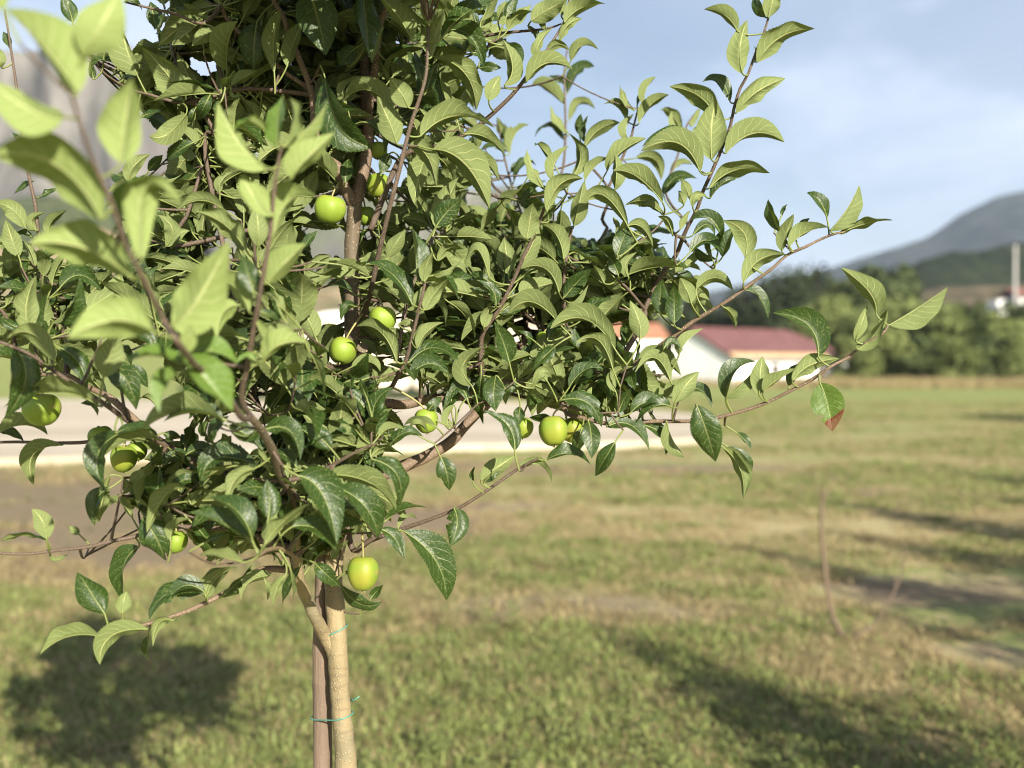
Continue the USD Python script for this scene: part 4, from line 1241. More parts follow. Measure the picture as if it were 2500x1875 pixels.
# leaves that fill the crown: short leafy twigs growing from the branches
CROWN = Polygon([(-60, -60), (330, -60), (380, -560), (1180, -560), (1290, -60), (1290, 60), (1250, 170), (1160, 270), (1190, 330), (1240, 400), (1330, 440), (1420, 500), (1560, 560), (1700, 610), (1750, 690), (1730, 790), (1640, 900), (1640, 980), (1600, 1060), (1480, 1110), (1240, 1150), (1090, 1190), (1010, 1260), (920, 1380), (760, 1400), (560, 1400), (470, 1370), (330, 1290), (240, 1200), (150, 1120), (-60, 1060)])
HOLES = [(955, 425, 30), (960, 350, 26), (960, 255, 22), (135, 1040, 75), (40, 1040, 50), (230, 1010, 40), (350, 985, 60), (420, 1000, 40), (300, 880, 50), (360, 900, 40), (640, 980, 34), (655, 1050, 26), (555, 1075, 40), (590, 1120, 24), (800, 720, 30), (780, 760, 34), (800, 800, 24), (800, 600, 36), (850, 610, 24), (960, 965, 38), (1010, 975, 25), (1090, 1010, 42), (1140, 1060, 40), (1060, 1075, 40), (1220, 1040, 30), (1220, 1080, 32), (1260, 985, 24), (1480, 1060, 30), (1540, 1060, 30), (1580, 1030, 22), (1290, 790, 30), (1240, 840, 24), (1500, 810, 20), (1640, 850, 60), (120, 560, 50), (190, 500, 60), (230, 560, 40), (240, 250, 60), (300, 330, 60), (380, 380, 50), (370, 350, 50), (100, 300, 60), (260, 160, 40), (320, 60, 36), (340, 90, 30), (180, 60, 80), (490, 170, 34), (420, 80, 18), (730, 150, 20), (760, 210, 14), (1180, 150, 40), (1210, 240, 40), (1290, 330, 110), (1230, 460, 20), (1180, 480, 30), (1400, 540, 34), (1450, 560, 30), (560, 560, 36), (540, 640, 34), (980, 1160, 60), (1000, 1100, 30), (1060, 1160, 70), (840, 1460, 90), (240, 1270, 60), (300, 1330, 70), (600, 1430, 70), (700, 1440, 50), (880, 1400, 70), (805, 511, 34), (924, 453, 30), (934, 780, 36), (836, 857, 36), (1040, 1027, 32), (1351, 1052, 40), (1394, 1050, 30), (102, 1000, 46), (247, 1065, 30), (301, 1119, 34), (428, 1324, 30), (886, 1399, 46), (920, 380, 30), (200, 1060, 40)]
HX = np.array(HOLES, float)


CROWN_WIDE = CROWN.buffer(25)


def in_hole(p, pad=0.0):
    return bool(np.any(np.hypot(HX[:, 0] - p[0], HX[:, 1] - p[1]) < HX[:, 2] + pad))


# density of leaves over the picture: (x, y, rx, ry, how many twigs, nearest depth, farthest depth)
AREAS = [(620, -290, 200, 170, 24, 1.12, 1.5), (850, -290, 220, 180, 26, 1.08, 1.5), (1050, -280, 150, 170, 20, 1.08, 1.45), (560, 130, 200, 190, 32, 1.34, 1.75), (430, 130, 120, 130, 10, 1.32, 1.6), (420, 330, 90, 120, 8, 1.32, 1.6), (760, 150, 220, 200, 34, 1.38, 1.8), (1030, 150, 220, 190, 18, 1.40, 1.7), (620, 420, 210, 190, 32, 1.38, 1.75), (470, 420, 110, 160, 10, 1.38, 1.65), (1080, 560, 200, 140, 16, 1.42, 1.8), (1260, 600, 200, 130, 21, 1.5, 1.95), (1500, 680, 170, 90, 22, 1.42, 1.75), (1050, 760, 200, 120, 20, 1.36, 1.7), (1350, 760, 240, 120, 30, 1.40, 1.75), (1250, 930, 240, 90, 23, 1.36, 1.6), (1500, 930, 130, 90, 9, 1.38, 1.6), (650, 700, 190, 140, 18, 1.2, 1.65), (640, 900, 180, 110, 16, 1.15, 1.6), (800, 1000, 170, 120, 20, 1.22, 1.6), (880, 1150, 170, 90, 14, 1.22, 1.5), (660, 1200, 180, 120, 24, 1.18, 1.5), (470, 1200, 170, 90, 14, 1.2, 1.45), (300, 780, 230, 110, 14, 1.22, 1.6), (100, 750, 140, 120, 10, 1.25, 1.6), (420, 640, 130, 100, 9, 1.3, 1.65), (700, 1330, 110, 60, 5, 1.2, 1.36), (1150, 400, 90, 60, 5, 1.45, 1.8),]
frng = np.random.default_rng(99)
AXIS = np.array([-0.22, 1.42])
count = 0
LOW = NODE_XYZ[:, 2].copy()
MAIN = len(LOW)
for (ax_, ay_, rx, ry, n, y0, y1) in AREAS:
    made, tries = 0, 0
    n = int(n * (1.9 if ay_ > 0 else 1.5))
    while made < n and tries < n * 30:
        tries += 1
        a, q = frng.uniform(0, 6.28), math.sqrt(frng.uniform(0, 1))
        p = np.array([ax_ + rx * q * math.cos(a), ay_ + ry * q * math.sin(a)])
        if not shapely.contains_xy(CROWN, *p) or in_hole(p):
            continue
        Y = frng.uniform(y0, y1)
        tip = at(*p, Y)
        dd = np.linalg.norm(NODE_XYZ[:MAIN] - tip, axis=1) + np.where(LOW > tip[2] + 0.02, 0.25, 0.0) + np.where(LOW < 1.1, 0.3, 0)
        i = int(np.argmin(dd))
        A = NODE_XYZ[i]
        seg = np.linalg.norm(tip - A)
        if seg < 0.03 or seg > 0.24:
            continue
        mark = len(leaves)
        mid = (A + tip) / 2 + np.array([0, 0, -0.12 * seg]) + frng.normal(0, 0.04 * seg, 3)
        m = max(5, int(seg / 0.012))
        tt = np.linspace(0, 1, m)[:, None]
        path = (1 - tt) ** 2 * A + 2 * tt * (1 - tt) * mid + tt ** 2 * tip
        rad = np.linspace(min(0.0028, max(0.0016, NODE_R[i] * 0.8)), 0.0012, m)
        length = np.linalg.norm(np.diff(path, axis=0), axis=1).sum()
        ang = frng.uniform(0, 6.28)
        gap = 0.015
        nleaf = int(min(length, 0.15) / gap) + 3
        for j in range(nleaf):
            back = min(j * gap * frng.uniform(0.8, 1.2), length * 0.95)
            u = 1 - back / length
            S = path[min(m - 1, int(u * (m - 1)))]
            td = unit(path[-1] - path[max(0, m - 4)])
            ang += 2.4 + frng.normal(0, 0.3)
            side = unit(np.cross(td, [0.3, 0.9, 0.2]))
            side2 = np.cross(td, side)
            out = side * math.cos(ang) + side2 * math.sin(ang)
            opening = 0.30 + 0.70 * min(1, j / 4.0)
            dirn = unit(td * math.cos(opening) + out * math.sin(opening) + np.array([0, 0, -0.10 * j * 0.4]))
            pet = frng.uniform(0.012, 0.028)
            B = S + dirn * pet
            L = frng.choice([frng.uniform(0.035, 0.055), frng.uniform(0.050, 0.085), frng.uniform(0.052, 0.074)]) * (0.65 if j == 0 else 1.0)
            droop = frng.uniform(0.05, 0.35)
            T = B + unit(dirn + np.array([0, 0, -droop])) * L
            pts_ok = True
            for w in (0.0, 0.5, 1.0):
                pp = to_px(B + (T - B) * w)
                if in_hole(pp, 6) or (ay_ < 0 and pp[1] > -45) or not shapely.contains_xy(CROWN_WIDE, *pp):
                    pts_ok = False
            if not pts_ok:
                continue
            up = unit(np.array([0, 0, 1.0]) + 0.5 * td + frng.normal(0, 0.60, 3) + np.array([0.0, 0.25, 0.0]))
            ch = unit(T - B)
            nrm = unit(up - ch * np.dot(up, ch))
            Mp = (B + T) / 2 + nrm * L * frng.uniform(0.02, 0.14)
            wr = frng.uniform(0.38, 0.54)
            V, F, UV = leaf_mesh(B, Mp, T, nrm, wr * L / 2, frng.uniform(0.25, 0.95), frng.uniform(-1.2, 1.2), frng.uniform(0.012, 0.04), 5000 + count, nl=22, hw=3, stalk_from=S, teeth=0.024, bite=0.10)
            leaves.append((V, F, UV, LEAF, -1.0 + L * wr * L / Y ** 2))
            count += 1
        if len(leaves) - mark >= 3:
            extra_twigs.append((path, rad))
            made += 1
        else:
            del leaves[mark:]

SMOOTH = 40
for name, mat, pts in branches:
    sides = 16 if name == "trunk" else 9
    part(tree, name, tube(pts[:, :3], pts[:, 3], sides, wobble=0.22 if mat in ("BARK", "LIMB") else 0.12), MATS[mat], smooth=True)
# small side twigs: the longest as parts, the tiny spurs together
order = sorted(range(len(extra_twigs)), key=lambda i: -len(extra_twigs[i][0]))
for i in order[:200]:
    part(tree, "twig", tube(extra_twigs[i][0], extra_twigs[i][1], 6), TWIG, smooth=True)
if order[200:]:
    part(tree, "spur_twigs", join([tube(*extra_twigs[i], 5) for i in order[200:]]), TWIG, smooth=True, kind="stuff")


def smooth_normals(V, F):
    n = np.zeros_like(V)
    fn = np.cross(V[F[:, 1]] - V[F[:, 0]], V[F[:, 2]] - V[F[:, 0]])
    for k in range(3):
        np.add.at(n, F[:, k], fn)
    return n


order = sorted(range(len(leaves)), key=lambda i: -leaves[i][4])
shown = order[:300]
rest = order[300:]
for i in shown:
    V, F, UV, mat, _ = leaves[i]
    part(tree, "leaf", (V, F), mat, smooth=True, uv=UV, label="glossy leaf with a scorched brown tip" if mat is SCORCH else None)
for mat, nm in ((LEAF, "leaf_mass"), (YOUNG, "young_leaf_mass")):
    sel = [leaves[i] for i in rest if leaves[i][3] is mat]
    if sel:
        v, f = join([(a[0], a[1]) for a in sel])
        part(tree, nm, (v, f), mat, smooth=True, uv=np.vstack([a[2] for a in sel]), kind="stuff")
print("leaves", len(leaves), "hero", len(hero))

# ------------------------------------------------------------------ apples
def apple_profile(r, tall):
    pts = []
    for t in np.linspace(0, np.pi, 30):
        rr = math.sin(t) ** 0.86
        z = math.cos(t)
        rad = rr * (1 + 0.10 * z)
        dz = z * tall - 0.0
        if z > 0:
            dz -= 0.26 * math.exp(-(rr / 0.30) ** 2)
        else:
            dz += 0.16 * math.exp(-(rr / 0.24) ** 2)
        pts.append((max(rad, 0.0) * r, dz * r))
    return np.array(pts)


APPLES = [
    (805, 511, 37, 1.38, .98, "green apple at the trunk fork, half in leaf shadow", (0.2, 0.1)),
    (924, 453, 27, 1.42, 1.15, "tall bright green apple right of the trunk fork", (0.05, 0.0)),
    (924, 368, 22, 1.45, 1.0, "small green apple partly hidden beside the upper trunk, above the tall one", (0.1, 0.1)),
    (893, 527, 24, 1.47, 1.0, "green apple peeking out behind the trunk fork", (0.1, 0.0)),
    (934, 780, 34, 1.33, .95, "yellow-green apple right of the trunk just above the pruned stub", (-0.15, -0.1)),
    (836, 857, 35, 1.36, .95, "green apple in front of the trunk left of the pruned stub", (0.3, -0.3)),
    (1040, 1027, 30, 1.33, 1.05, "small yellow-green apple hanging above the thick right limb", (0.1, -0.15)),
    (1351, 1052, 36, 1.34, 1.05, "large green apple, front one of the pair on the right limb", (0.12, 0.2)),
    (1396, 1050, 31, 1.40, 1.0, "green apple behind the front one of the pair on the right limb", (0.3, 0.3)),
    (1274, 1044, 27, 1.40, 1.0, "green apple almost hidden behind a leaf left of the right pair", (0.1, 0.0)),
    (102, 1000, 44, 1.24, .92, "large shaded green apple under a long leaf at the left edge", (0.0, 0.1)),
    (247, 1068, 29, 1.29, 1.0, "red-flushed green apple on the left twig above the leaning pair", (0.1, -0.2)),
    (334, 1102, 24, 1.30, 1.0, "small green apple tucked behind the lit one at lower left", (0.2, 0.1)),
    (301, 1120, 31, 1.26, 1.08, "sunlit green apple hanging lowest of the left-hand cluster", (0.15, -0.2)),
    (428, 1322, 29, 1.26, .98, "green apple with a leaf across it, low on the left", (0.0, -0.1)),
    (886, 1399, 39, 1.30, 1.12, "large bright green apple hanging lowest beside the trunk", (0.06, -0.08)),
    (1328, 828, 20, 1.42, 1.0, "tiny shaded green apple in the middle of the right-hand leaves", (0.0, 0.0)),
]
for k, (x, y, rp, Y, tall, label, tilt) in enumerate(APPLES):
    r = rp * K * Y
    c = at(x, y, Y)
    t = thing("apple", label, "apple", c, 0.0)
    prof = apple_profile(1.0, tall)
    ns = 28
    ang = np.arange(ns) / ns * 2 * np.pi
    lob = 1 + 0.03 * np.cos(5 * ang + k) + 0.035 * np.cos(2 * ang + 2 * k) + 0.02 * np.cos(3 * ang + k * k)
    V = np.concatenate([np.stack([p[0] * r * lob * np.cos(ang), p[0] * r * lob * np.sin(ang), np.full(ns, p[1] * r)], 1) for p in prof])
    i, j = np.meshgrid(np.arange(len(prof) - 1), np.arange(ns), indexing="ij")
    a = (i * ns + j).ravel()
    b = (i * ns + (j + 1) % ns).ravel()
    F = np.stack([a, a + ns, b + ns, b], 1)
    R = trimesh.transformations.euler_matrix(tilt[1], tilt[0], k * 1.3, "sxyz")[:3, :3]
    part(t, "fruit", (V @ R.T, F), APPLE, smooth=True)
    # stem to the nearest branch
    top = R @ np.array([0, 0, (tall - 0.26) * r])
    dd = np.linalg.norm(NODE_XYZ - (c + top + R @ [0, 0, r * 0.6]), axis=1)
    tgt = NODE_XYZ[int(np.argmin(dd))] - c
    if np.linalg.norm(tgt - top) > 0.06:
        tgt = top + unit(tgt - top) * 0.06
    tt = np.linspace(0, 1, 9)[:, None]
    mid = top + R @ np.array([0, 0, r * 0.7])
    path = (1 - tt) ** 2 * top + 2 * tt * (1 - tt) * mid + tt ** 2 * tgt
    part(t, "stem", tube(path, np.linspace(0.0011, 0.0016, 9), 6), STEM, smooth=True)
    sep = []
    for q in range(5):
        aa = q * 2 * np.pi / 5
        o = np.array([math.cos(aa), math.sin(aa), 0])
        b0 = np.array([0, 0, -(tall - 0.10) * r])
        p0, p1, p2 = b0 + o * r * 0.10, b0 + o * r * 0.20 + [0, 0, -r * 0.10], b0 + o * r * 0.11 + [0, 0, -r * 0.24]
        s_ = np.cross(o, [0, 0, 1]) * r * 0.07
        vv = np.array([p0 - s_, p0 + s_, p1 - s_ * 0.8, p1 + s_ * 0.8, p2])
        sep.append((vv @ R.T, np.array([[0, 1, 3], [0, 3, 2], [2, 3, 4]])))
    part(t, "calyx", join(sep), CALYX)

# pruned stub on the trunk
s0 = at(*crop("F", 960, 850), 1.41)
s1 = at(*crop("F", 1000, 750), 1.37)
part(tree, "pruned_stub", tube(catmull([s0, (s0 + s1) / 2, s1], 0.006), np.linspace(0.010, 0.008, len(catmull([s0, (s0 + s1) / 2, s1], 0.006))), 10, wobble=0.3), BARK, smooth=SMOOTH)

# ------------------------------------------------------------------ stake and ties
sx = [(J[0], J[1]) for J in (crop("J", 428, 1660), crop("J", 424, 1200), crop("J", 426, 900), crop("J", 436, 640))]
YS = 1.425
st = [at(x, y, YS) for x, y in sx]
foot = st[0] + (st[0] - st[1]) * ((st[0][2] + 0.15) / (st[1][2] - st[0][2]))
top = st[-1] + (st[-1] - st[-2]) * 1.5
stake = thing("support_stake", "thin weathered wooden stake standing beside the apple trunk", "stake", (foot[0], foot[1], 0))
off = np.array([foot[0], foot[1], 0])
sp_ = catmull([foot - off, *[p - off for p in st], top - off], 0.03)
part(stake, "pole", tube(sp_, np.linspace(0.0145, 0.0128, len(sp_)), 9, wobble=0.15), STAKE, smooth=SMOOTH)


def trunk_at(z):
    t = branches[0][2]
    i = int(np.argmin(np.abs(t[:, 2] - z)))
    return t[i, :3], t[i, 3]


def loop(centres, rr, tilt, thick, start=0.0, end=2 * np.pi, n=60):
    """String pulled round the circles given: convex hull outline at a slant."""
    from shapely.ops import unary_union
    hull = unary_union([Point(c[0], c[1]).buffer(r, 24) for c, r in zip(centres, rr)]).convex_hull.exterior
    pts = np.array([hull.interpolate(t, normalized=True).coords[0] for t in np.linspace(0, 1, n)])
    z = np.mean([c[2] for c in centres])
    zz = z + tilt * (pts[:, 0] - np.mean(pts[:, 0]))
    return tube(np.column_stack([pts, zz]), thick, 6)


z1 = at(820, crop("J", 500, 880)[1], 1.4)[2]
c1_, r1_ = trunk_at(z1)
t1 = thing("tree_tie", "green plastic tie round the trunk just above the lowest fork", "plant tie", c1_)
part(t1, "band", loop([c1_ * 0], [r1_ + 0.0012], 0.45, 0.0010), TIE, smooth=True)
z2 = at(820, crop("J", 500, 1385)[1], 1.4)[2]
c2_, r2_ = trunk_at(z2)
sc2 = sp_[int(np.argmin(np.abs(sp_[:, 2] - z2)))] + off
t2 = thing("tree_tie", "green plastic tie round trunk and stake together, lower one", "plant tie", c2_)
part(t2, "band", loop([c2_ * 0, np.array([sc2[0] - c2_[0], sc2[1] - c2_[1], 0])], [r2_ + 0.0012, 0.0150], 0.25, 0.0010), TIE, smooth=True)
e0, e1, e2 = at(*crop("J", 575, 1290), 1.40), at(*crop("J", 600, 1282), 1.39), at(*crop("J", 634, 1258), 1.39)
b0 = np.array([c2_[0] + r2_ * 0.7, c2_[1] + r2_ * 0.75, z2 + 0.002])
part(t2, "tail", tube(catmull([b0 - c2_, np.array([e0[0] - 0.001, c2_[1] + r2_ * 0.6, (z2 + e0[2]) / 2]) - c2_, e0 + [0.002, 0.012, 0] - c2_, e1 - c2_, e2 - c2_], 0.004), 0.0010, 6), TIE, smooth=True)

# ------------------------------------------------------------------ bare sapling on the right
bs = ground_at(*crop("X", 2046, 1568))
bY = bs[1]
sap = thing("bare_sapling", "leafless two-pronged sapling standing in the grass on the right", "sapling", bs)


def rel(pts, o, Y):
    return [at(x, y, Y) - o for x, y in pts]


C4 = lambda x, y: (1860 + x / 2.1406, 1100 + y / 2.1406)
p1 = rel([C4(430, 1010), C4(415, 960), C4(370, 860), C4(345, 740), C4(325, 580), C4(312, 420), C4(315, 280), C4(330, 215)], bs, bY)
p1[0][2] = -0.03
c_1 = catmull(p1, 0.02)
part(sap, "stem", tube(c_1, np.linspace(0.0145, 0.009, len(c_1)), 8, wobble=0.2), DEADWOOD, smooth=True)
p2 = rel([C4(470, 990), C4(500, 965), C4(560, 930), C4(620, 870), C4(655, 800), C4(690, 740), C4(730, 640), C4(750, 480)], bs, bY)
c_2 = catmull(p2, 0.02)
part(sap, "branch", tube(c_2, np.linspace(0.0080, 0.0035, len(c_2)), 7, wobble=0.2), DEADWOOD, smooth=True)
p3 = rel([C4(700, 720), C4(695, 640)], bs, bY)
part(sap, "side_twig", tube(catmull(p3, 0.02), 0.004, 6), DEADWOOD, smooth=True)

# ------------------------------------------------------------------ buildings
def prism(pts_bottom, h):
    pg = Polygon(pts_bottom)
    return trimesh.creation.extrude_polygon(pg, h, engine="earcut")


def slab_between(quad, thick):
    """Sheet of the given thickness below the planar quad (counter-clockwise from above)."""
    q = np.asarray(quad, float)
    n = unit(np.cross(q[1] - q[0], q[2] - q[0]))
    v = np.vstack([q, q - n * thick])
    k = len(q)
    f = [[0, i, i + 1] for i in range(1, k - 1)] + [[k, k + i + 1, k + i] for i in range(1, k - 1)]
    for i in range(k):
        j = (i + 1) % k
        f += [[i, i + k, j + k], [i, j + k, j]]
    return v, np.array(f)


# red-roofed house: local x along the lit wall, local y into the depth
HY = 60.0
corner = ground_at(1783, HORIZON + EYE / (K * HY))
ang = math.radians(42)
house = thing("red_roof_house", "low white house with a dull red hipped roof across the field", "house", corner, ang)
LW, LD, HE, HR = 13.0, 5.6, 1.86, 3.45
part(house, "wall", box((0, 0, -0.2), (LW, 0.25, HE)), PLASTER, label="sunlit long wall")
part(house, "wall", box((LW - 0.25, 0.25, -0.2), (LW, LD, HE)), PLASTER)
part(house, "wall", box((0.25, LD - 0.25, -0.2), (LW - 0.25, LD, HE)), PLASTER)
gb = np.array([(0.003, 0.25), (0.003, LD), (0.25, LD), (0.25, 0.25)])
gab = Polygon([(0.25, -0.2), (LD, -0.2), (LD, HE), (LD / 2, HR - 0.1), (0.25, HE + 0.06)])
gm = trimesh.creation.extrude_polygon(gab, 0.25, engine="earcut")
gm.vertices = np.column_stack([gm.vertices[:, 2] + 0.003, gm.vertices[:, 0], gm.vertices[:, 1]])
gm.invert() if gm.volume < 0 else None
part(house, "gable_wall", gm, PLASTER, label="shaded gable wall")
o = 0.35
hip = 3.0
A0, A1 = np.array([-0.2, -o, HE - 0.12]), np.array([LW + o, -o, HE - 0.12])
B0, B1 = np.array([-0.2, LD + o, HE - 0.12]), np.array([LW + o, LD + o, HE - 0.12])
R0, R1 = np.array([-0.2, LD / 2, HR]), np.array([LW - hip, LD / 2, HR])
up = np.array([0, 0, 0.12])
part(house, "roof", slab_between([A0 + up, A1 + up, R1 + up, R0 + up], 0.10), ROOF_RED, label="front slope of the red roof")
part(house, "roof", slab_between([A1 + up, B1 + up, R1 + up], 0.10), ROOF_RED, label="hipped end of the red roof")
part(house, "roof", slab_between([B1 + up, B0 + up, R0 + up, R1 + up], 0.10), ROOF_RED)
for a, b in ((R0, R1), (R1, A1), (R1, B1)):
    part(house, "ridge_cap", tube(np.array([a + up * 1.2, b + up * 1.2]), 0.09, 8), ROOF_RED, smooth=SMOOTH)
for k in range(36):
    x = -0.05 + k * (LW + 0.3) / 35
    m = tube(np.array([[x, -o - 0.10, HE - 0.02], [x, -o + 0.30, HE + 0.16]]), 0.10, 8)
    part(house, "eave_tile", m, TILE, smooth=SMOOTH)
part(house, "fascia", box((-0.2, -o - 0.02, HE - 0.20), (LW + o, -o + 0.02, HE - 0.09)), WOODDARK)
part(house, "door", box((9.4, -0.03, 0), (10.3, -0.004, 1.65)), WOODDARK)
for k in range(2):
    wdw = part(house, "window", box((4.2 + 2.6 * k, -0.05, 0.75), (5.0 + 2.6 * k, -0.004, 1.4)), WOODDARK)
part(house, "gutter", tube(np.array([[-0.2, -o - 0.14, HE - 0.07], [LW + o, -o - 0.14, HE - 0.07]]), 0.05, 8), METAL, smooth=SMOOTH)

# white outbuilding with an orange roof, left of it
b2 = ground_at(1462, HORIZON + EYE / (K * 76))
hb = thing("orange_roof_house", "white outbuilding with an orange tiled roof left of the red-roofed house", "house", b2, math.radians(12))
w2, d2, h2 = 5.0, 4.0, 3.3
part(hb, "wall", box((0, 0, -0.3), (w2, d2, h2)), PLASTER)
rf = np.array([[-0.4, -0.4, h2], [w2 + 0.4, -0.4, h2], [w2 + 0.4, d2 / 2, h2 + 1.1], [-0.4, d2 / 2, h2 + 1.1]])
rb = np.array([[w2 + 0.4, d2 + 0.4, h2], [-0.4, d2 + 0.4, h2], [-0.4, d2 / 2, h2 + 1.1], [w2 + 0.4, d2 / 2, h2 + 1.1]])
part(hb, "roof", slab_between(rf + [0, 0, .12], 0.11), ROOF_ORANGE)
part(hb, "roof", slab_between(rb + [0, 0, .12], 0.11), ROOF_ORANGE)
for k in range(3):
    wd = part(hb, "window", box((1.0 + 1.9 * k, -0.05, 1.3), (1.9 + 1.9 * k, -0.004, 2.4)), WOODDARK)

# pale metal roofed shed seen through the middle of the tree
s3 = np.array([(735 - 1250) * K * 72, 72.0, 2.2])
hs = thing("metal_roof_shed", "low shed with a pale curved metal roof behind the apple trunk", "shed", s3, 0.0)
part(hs, "wall", box((0, 0, -1.5), (6.0, 5.0, 1.6)), PLASTER)
arc = [(0.3 * -1, 0)] + [(3 - 3.3 * math.cos(t), 1.3 * math.sin(t)) for t in np.linspace(0, np.pi, 17)]
pg = Polygon(arc[1:])
rm = trimesh.creation.extrude_polygon(pg, 5.4, engine="earcut")
rm.vertices = np.column_stack([rm.vertices[:, 0], rm.vertices[:, 2] - 0.2, rm.vertices[:, 1] + 1.604])
rm.invert() if rm.volume < 0 else None
part(hs, "roof", rm, PANEL, smooth=SMOOTH)

# small house with a brownish roof and a pole at the right edge
b4 = np.array([(2398 - 1250) * K * 150, 150.0, 9.8])
hf = thing("brown_roof_house", "distant white house with a reddish brown roof at the right edge", "house", b4, math.radians(-8))
part(hf, "wall", box((5.2, 0, -4), (14, 8, 1.4)), PLASTER)
part(hf, "porch_wall", box((2.6, 1.5, -4), (5.197, 7, 1.0)), PLASTER)
rf = np.array([[4.6, -0.8, 1.4], [14.6, -0.8, 1.4], [14.6, 4, 2.7], [4.6, 4, 2.7]])
rb = np.array([[14.6, 8.8, 1.4], [4.6, 8.8, 1.4], [4.6, 4, 2.7], [14.6, 4, 2.7]])
part(hf, "roof", slab_between(rf + [0, 0, .12], 0.11), ROOF_BROWN)
part(hf, "roof", slab_between(rb + [0, 0, .12], 0.11), ROOF_BROWN)
for k in range(3):
    part(hf, "window", box((5.8 + 2.8 * k, -0.06, -0.4), (6.9 + 2.8 * k, -0.004, 0.8)), WOODDARK)
pb = np.array([(2478 - 1250) * K * 146, 146.0, 5.0])
pole = thing("utility_pole", "pale grey pole rising beside the distant house at the right edge", "pole", pb)
ph_ = at(2480, 598, 146)[2] - 5.0
part(pole, "shaft", tube(np.array([[0, 0, -1], [0.02, 0, ph_ / 2], [0.05, 0, ph_]]), np.array([0.24, 0.21, 0.18]), 10), METAL, smooth=True)
part(pole, "cross_arm", box((-0.9, -0.08, ph_ - 0.7), (0.9, -0.285 + 0.6, ph_ - 0.55)), WOODDARK)

# rubble wall: every stone its own piece
wall = thing("stone_wall", "low rubble wall of pale rounded stones behind the concrete yard", "stone wall", (0, 0, 0))
srng = np.random.default_rng(31)
ico = trimesh.creation.icosphere(1)
WY = 38.0
k = 0
for row, yy in enumerate((935, 905, 872, 842, 812, 786)):
    x = 470 + srng.uniform(0, 20)
    while x < 1460:
        w = srng.uniform(28, 52)
        if row > 4 and srng.random() < 0.45:
            x += w
            continue
        c = at(x + w / 2, yy + srng.uniform(-5, 5), WY + srng.uniform(-0.12, 0.12) + 0.12 * row)
        v = ico.vertices * np.array([w * K * WY * 0.53, srng.uniform(0.2, 0.3), 17.5 * K * WY * srng.uniform(0.9, 1.15)])
        v = v * (1 + 0.35 * (meshkit.noise(ico.vertices * 1.6 + k * 7.7)[:, None] - 0.5))
        a = srng.uniform(-0.25, 0.25)
        v = np.column_stack([v[:, 0] * math.cos(a) - v[:, 2] * math.sin(a), v[:, 1], v[:, 0] * math.sin(a) + v[:, 2] * math.cos(a)])
        part(wall, "stone", (v + c, ico.faces), STONE, smooth=False)
        x += w * 0.98
        k += 1

# ------------------------------------------------------------------ trees and bushes in the distance
def crown_mesh(w, h, n, leaf, seed, lobes=9, low=0.15):
    r = np.random.default_rng(seed)
    L = []
    for _ in range(lobes):
        a, q = r.uniform(0, 6.28), r.uniform(0.1, 0.75)
        z = r.uniform(low + 0.12, 0.82)
        wide = (1 - abs(z - 0.45) * 1.1)
        L.append((np.array([math.cos(a) * q * w / 2 * wide, math.sin(a) * q * w / 2 * wide, z * h]), r.uniform(0.20, 0.34) * w * wide, r.uniform(0.13, 0.22) * h))
    L.append((np.array([0, 0, 0.5 * h]), 0.33 * w, 0.36 * h))
    pick = r.integers(0, len(L), n)
    dirs = r.normal(size=(n, 3))
    dirs /= np.linalg.norm(dirs, axis=1, keepdims=True)
    rad = r.uniform(0.55, 1.08, n) ** 0.7
    cen = np.array([L[i][0] for i in pick])
    siz = np.array([[L[i][1], L[i][1], L[i][2]] for i in pick])
    P = cen + dirs * siz * rad[:, None]
    nrm = dirs + r.normal(0, 0.6, (n, 3))
    nrm /= np.linalg.norm(nrm, axis=1, keepdims=True)
    u = np.cross(nrm, r.normal(size=(n, 3)))
    u /= np.linalg.norm(u, axis=1, keepdims=True)
    v = np.cross(nrm, u)
    s = leaf * r.uniform(0.6, 1.4, n)[:, None]
    V = np.stack([P - u * s, P - v * s * 0.55 + nrm * s * 0.15, P + u * s, P + v * s * 0.55 + nrm * s * 0.15], 1).reshape(-1, 3)
    V[:, 2] = np.maximum(V[:, 2], 0.01)
    q = np.arange(n) * 4
    F = np.vstack([np.stack([q, q + 1, q + 2], 1), np.stack([q, q + 2, q + 3], 1)])
    return V, F


def trunk_mesh(h, r0, seed):
    r = np.random.default_rng(seed)
    parts = [tube(np.array([[0, 0, -0.3], [0.02 * h, 0, 0.3 * h], [0, 0.02 * h, 0.7 * h]]), np.array([r0, r0 * 0.8, r0 * 0.4]), 8)]
    for k in range(5):
        a = r.uniform(0, 6.28)
        z = r.uniform(0.25, 0.5) * h
        e = np.array([math.cos(a) * 0.25 * h, math.sin(a) * 0.25 * h, z + 0.28 * h])
        parts.append(tube(np.array([[0.01 * h, 0, z], [e[0] * 0.5, e[1] * 0.5, z + 0.12 * h], e]), np.array([r0 * 0.5, r0 * 0.35, r0 * 0.15]), 6))
    return join(parts)


UsdGeom.Scope.Define(stage, "/World/Looks")
classes = {}


def tree_class(key, w, h, n, leaf, mat, seed, low=0.15, r0=0.14):
    path = f"/World/class_{key}"
    c = stage.CreateClassPrim(path)
    c.SetTypeName("Xform")
    usdkit.mesh(stage, path + "/crown", crown_mesh(w, h, n, leaf, seed, low=low), mat)
    usdkit.mesh(stage, path + "/trunk", trunk_mesh(h, r0, seed), WOODDARK, smooth=True)
    classes[key] = path


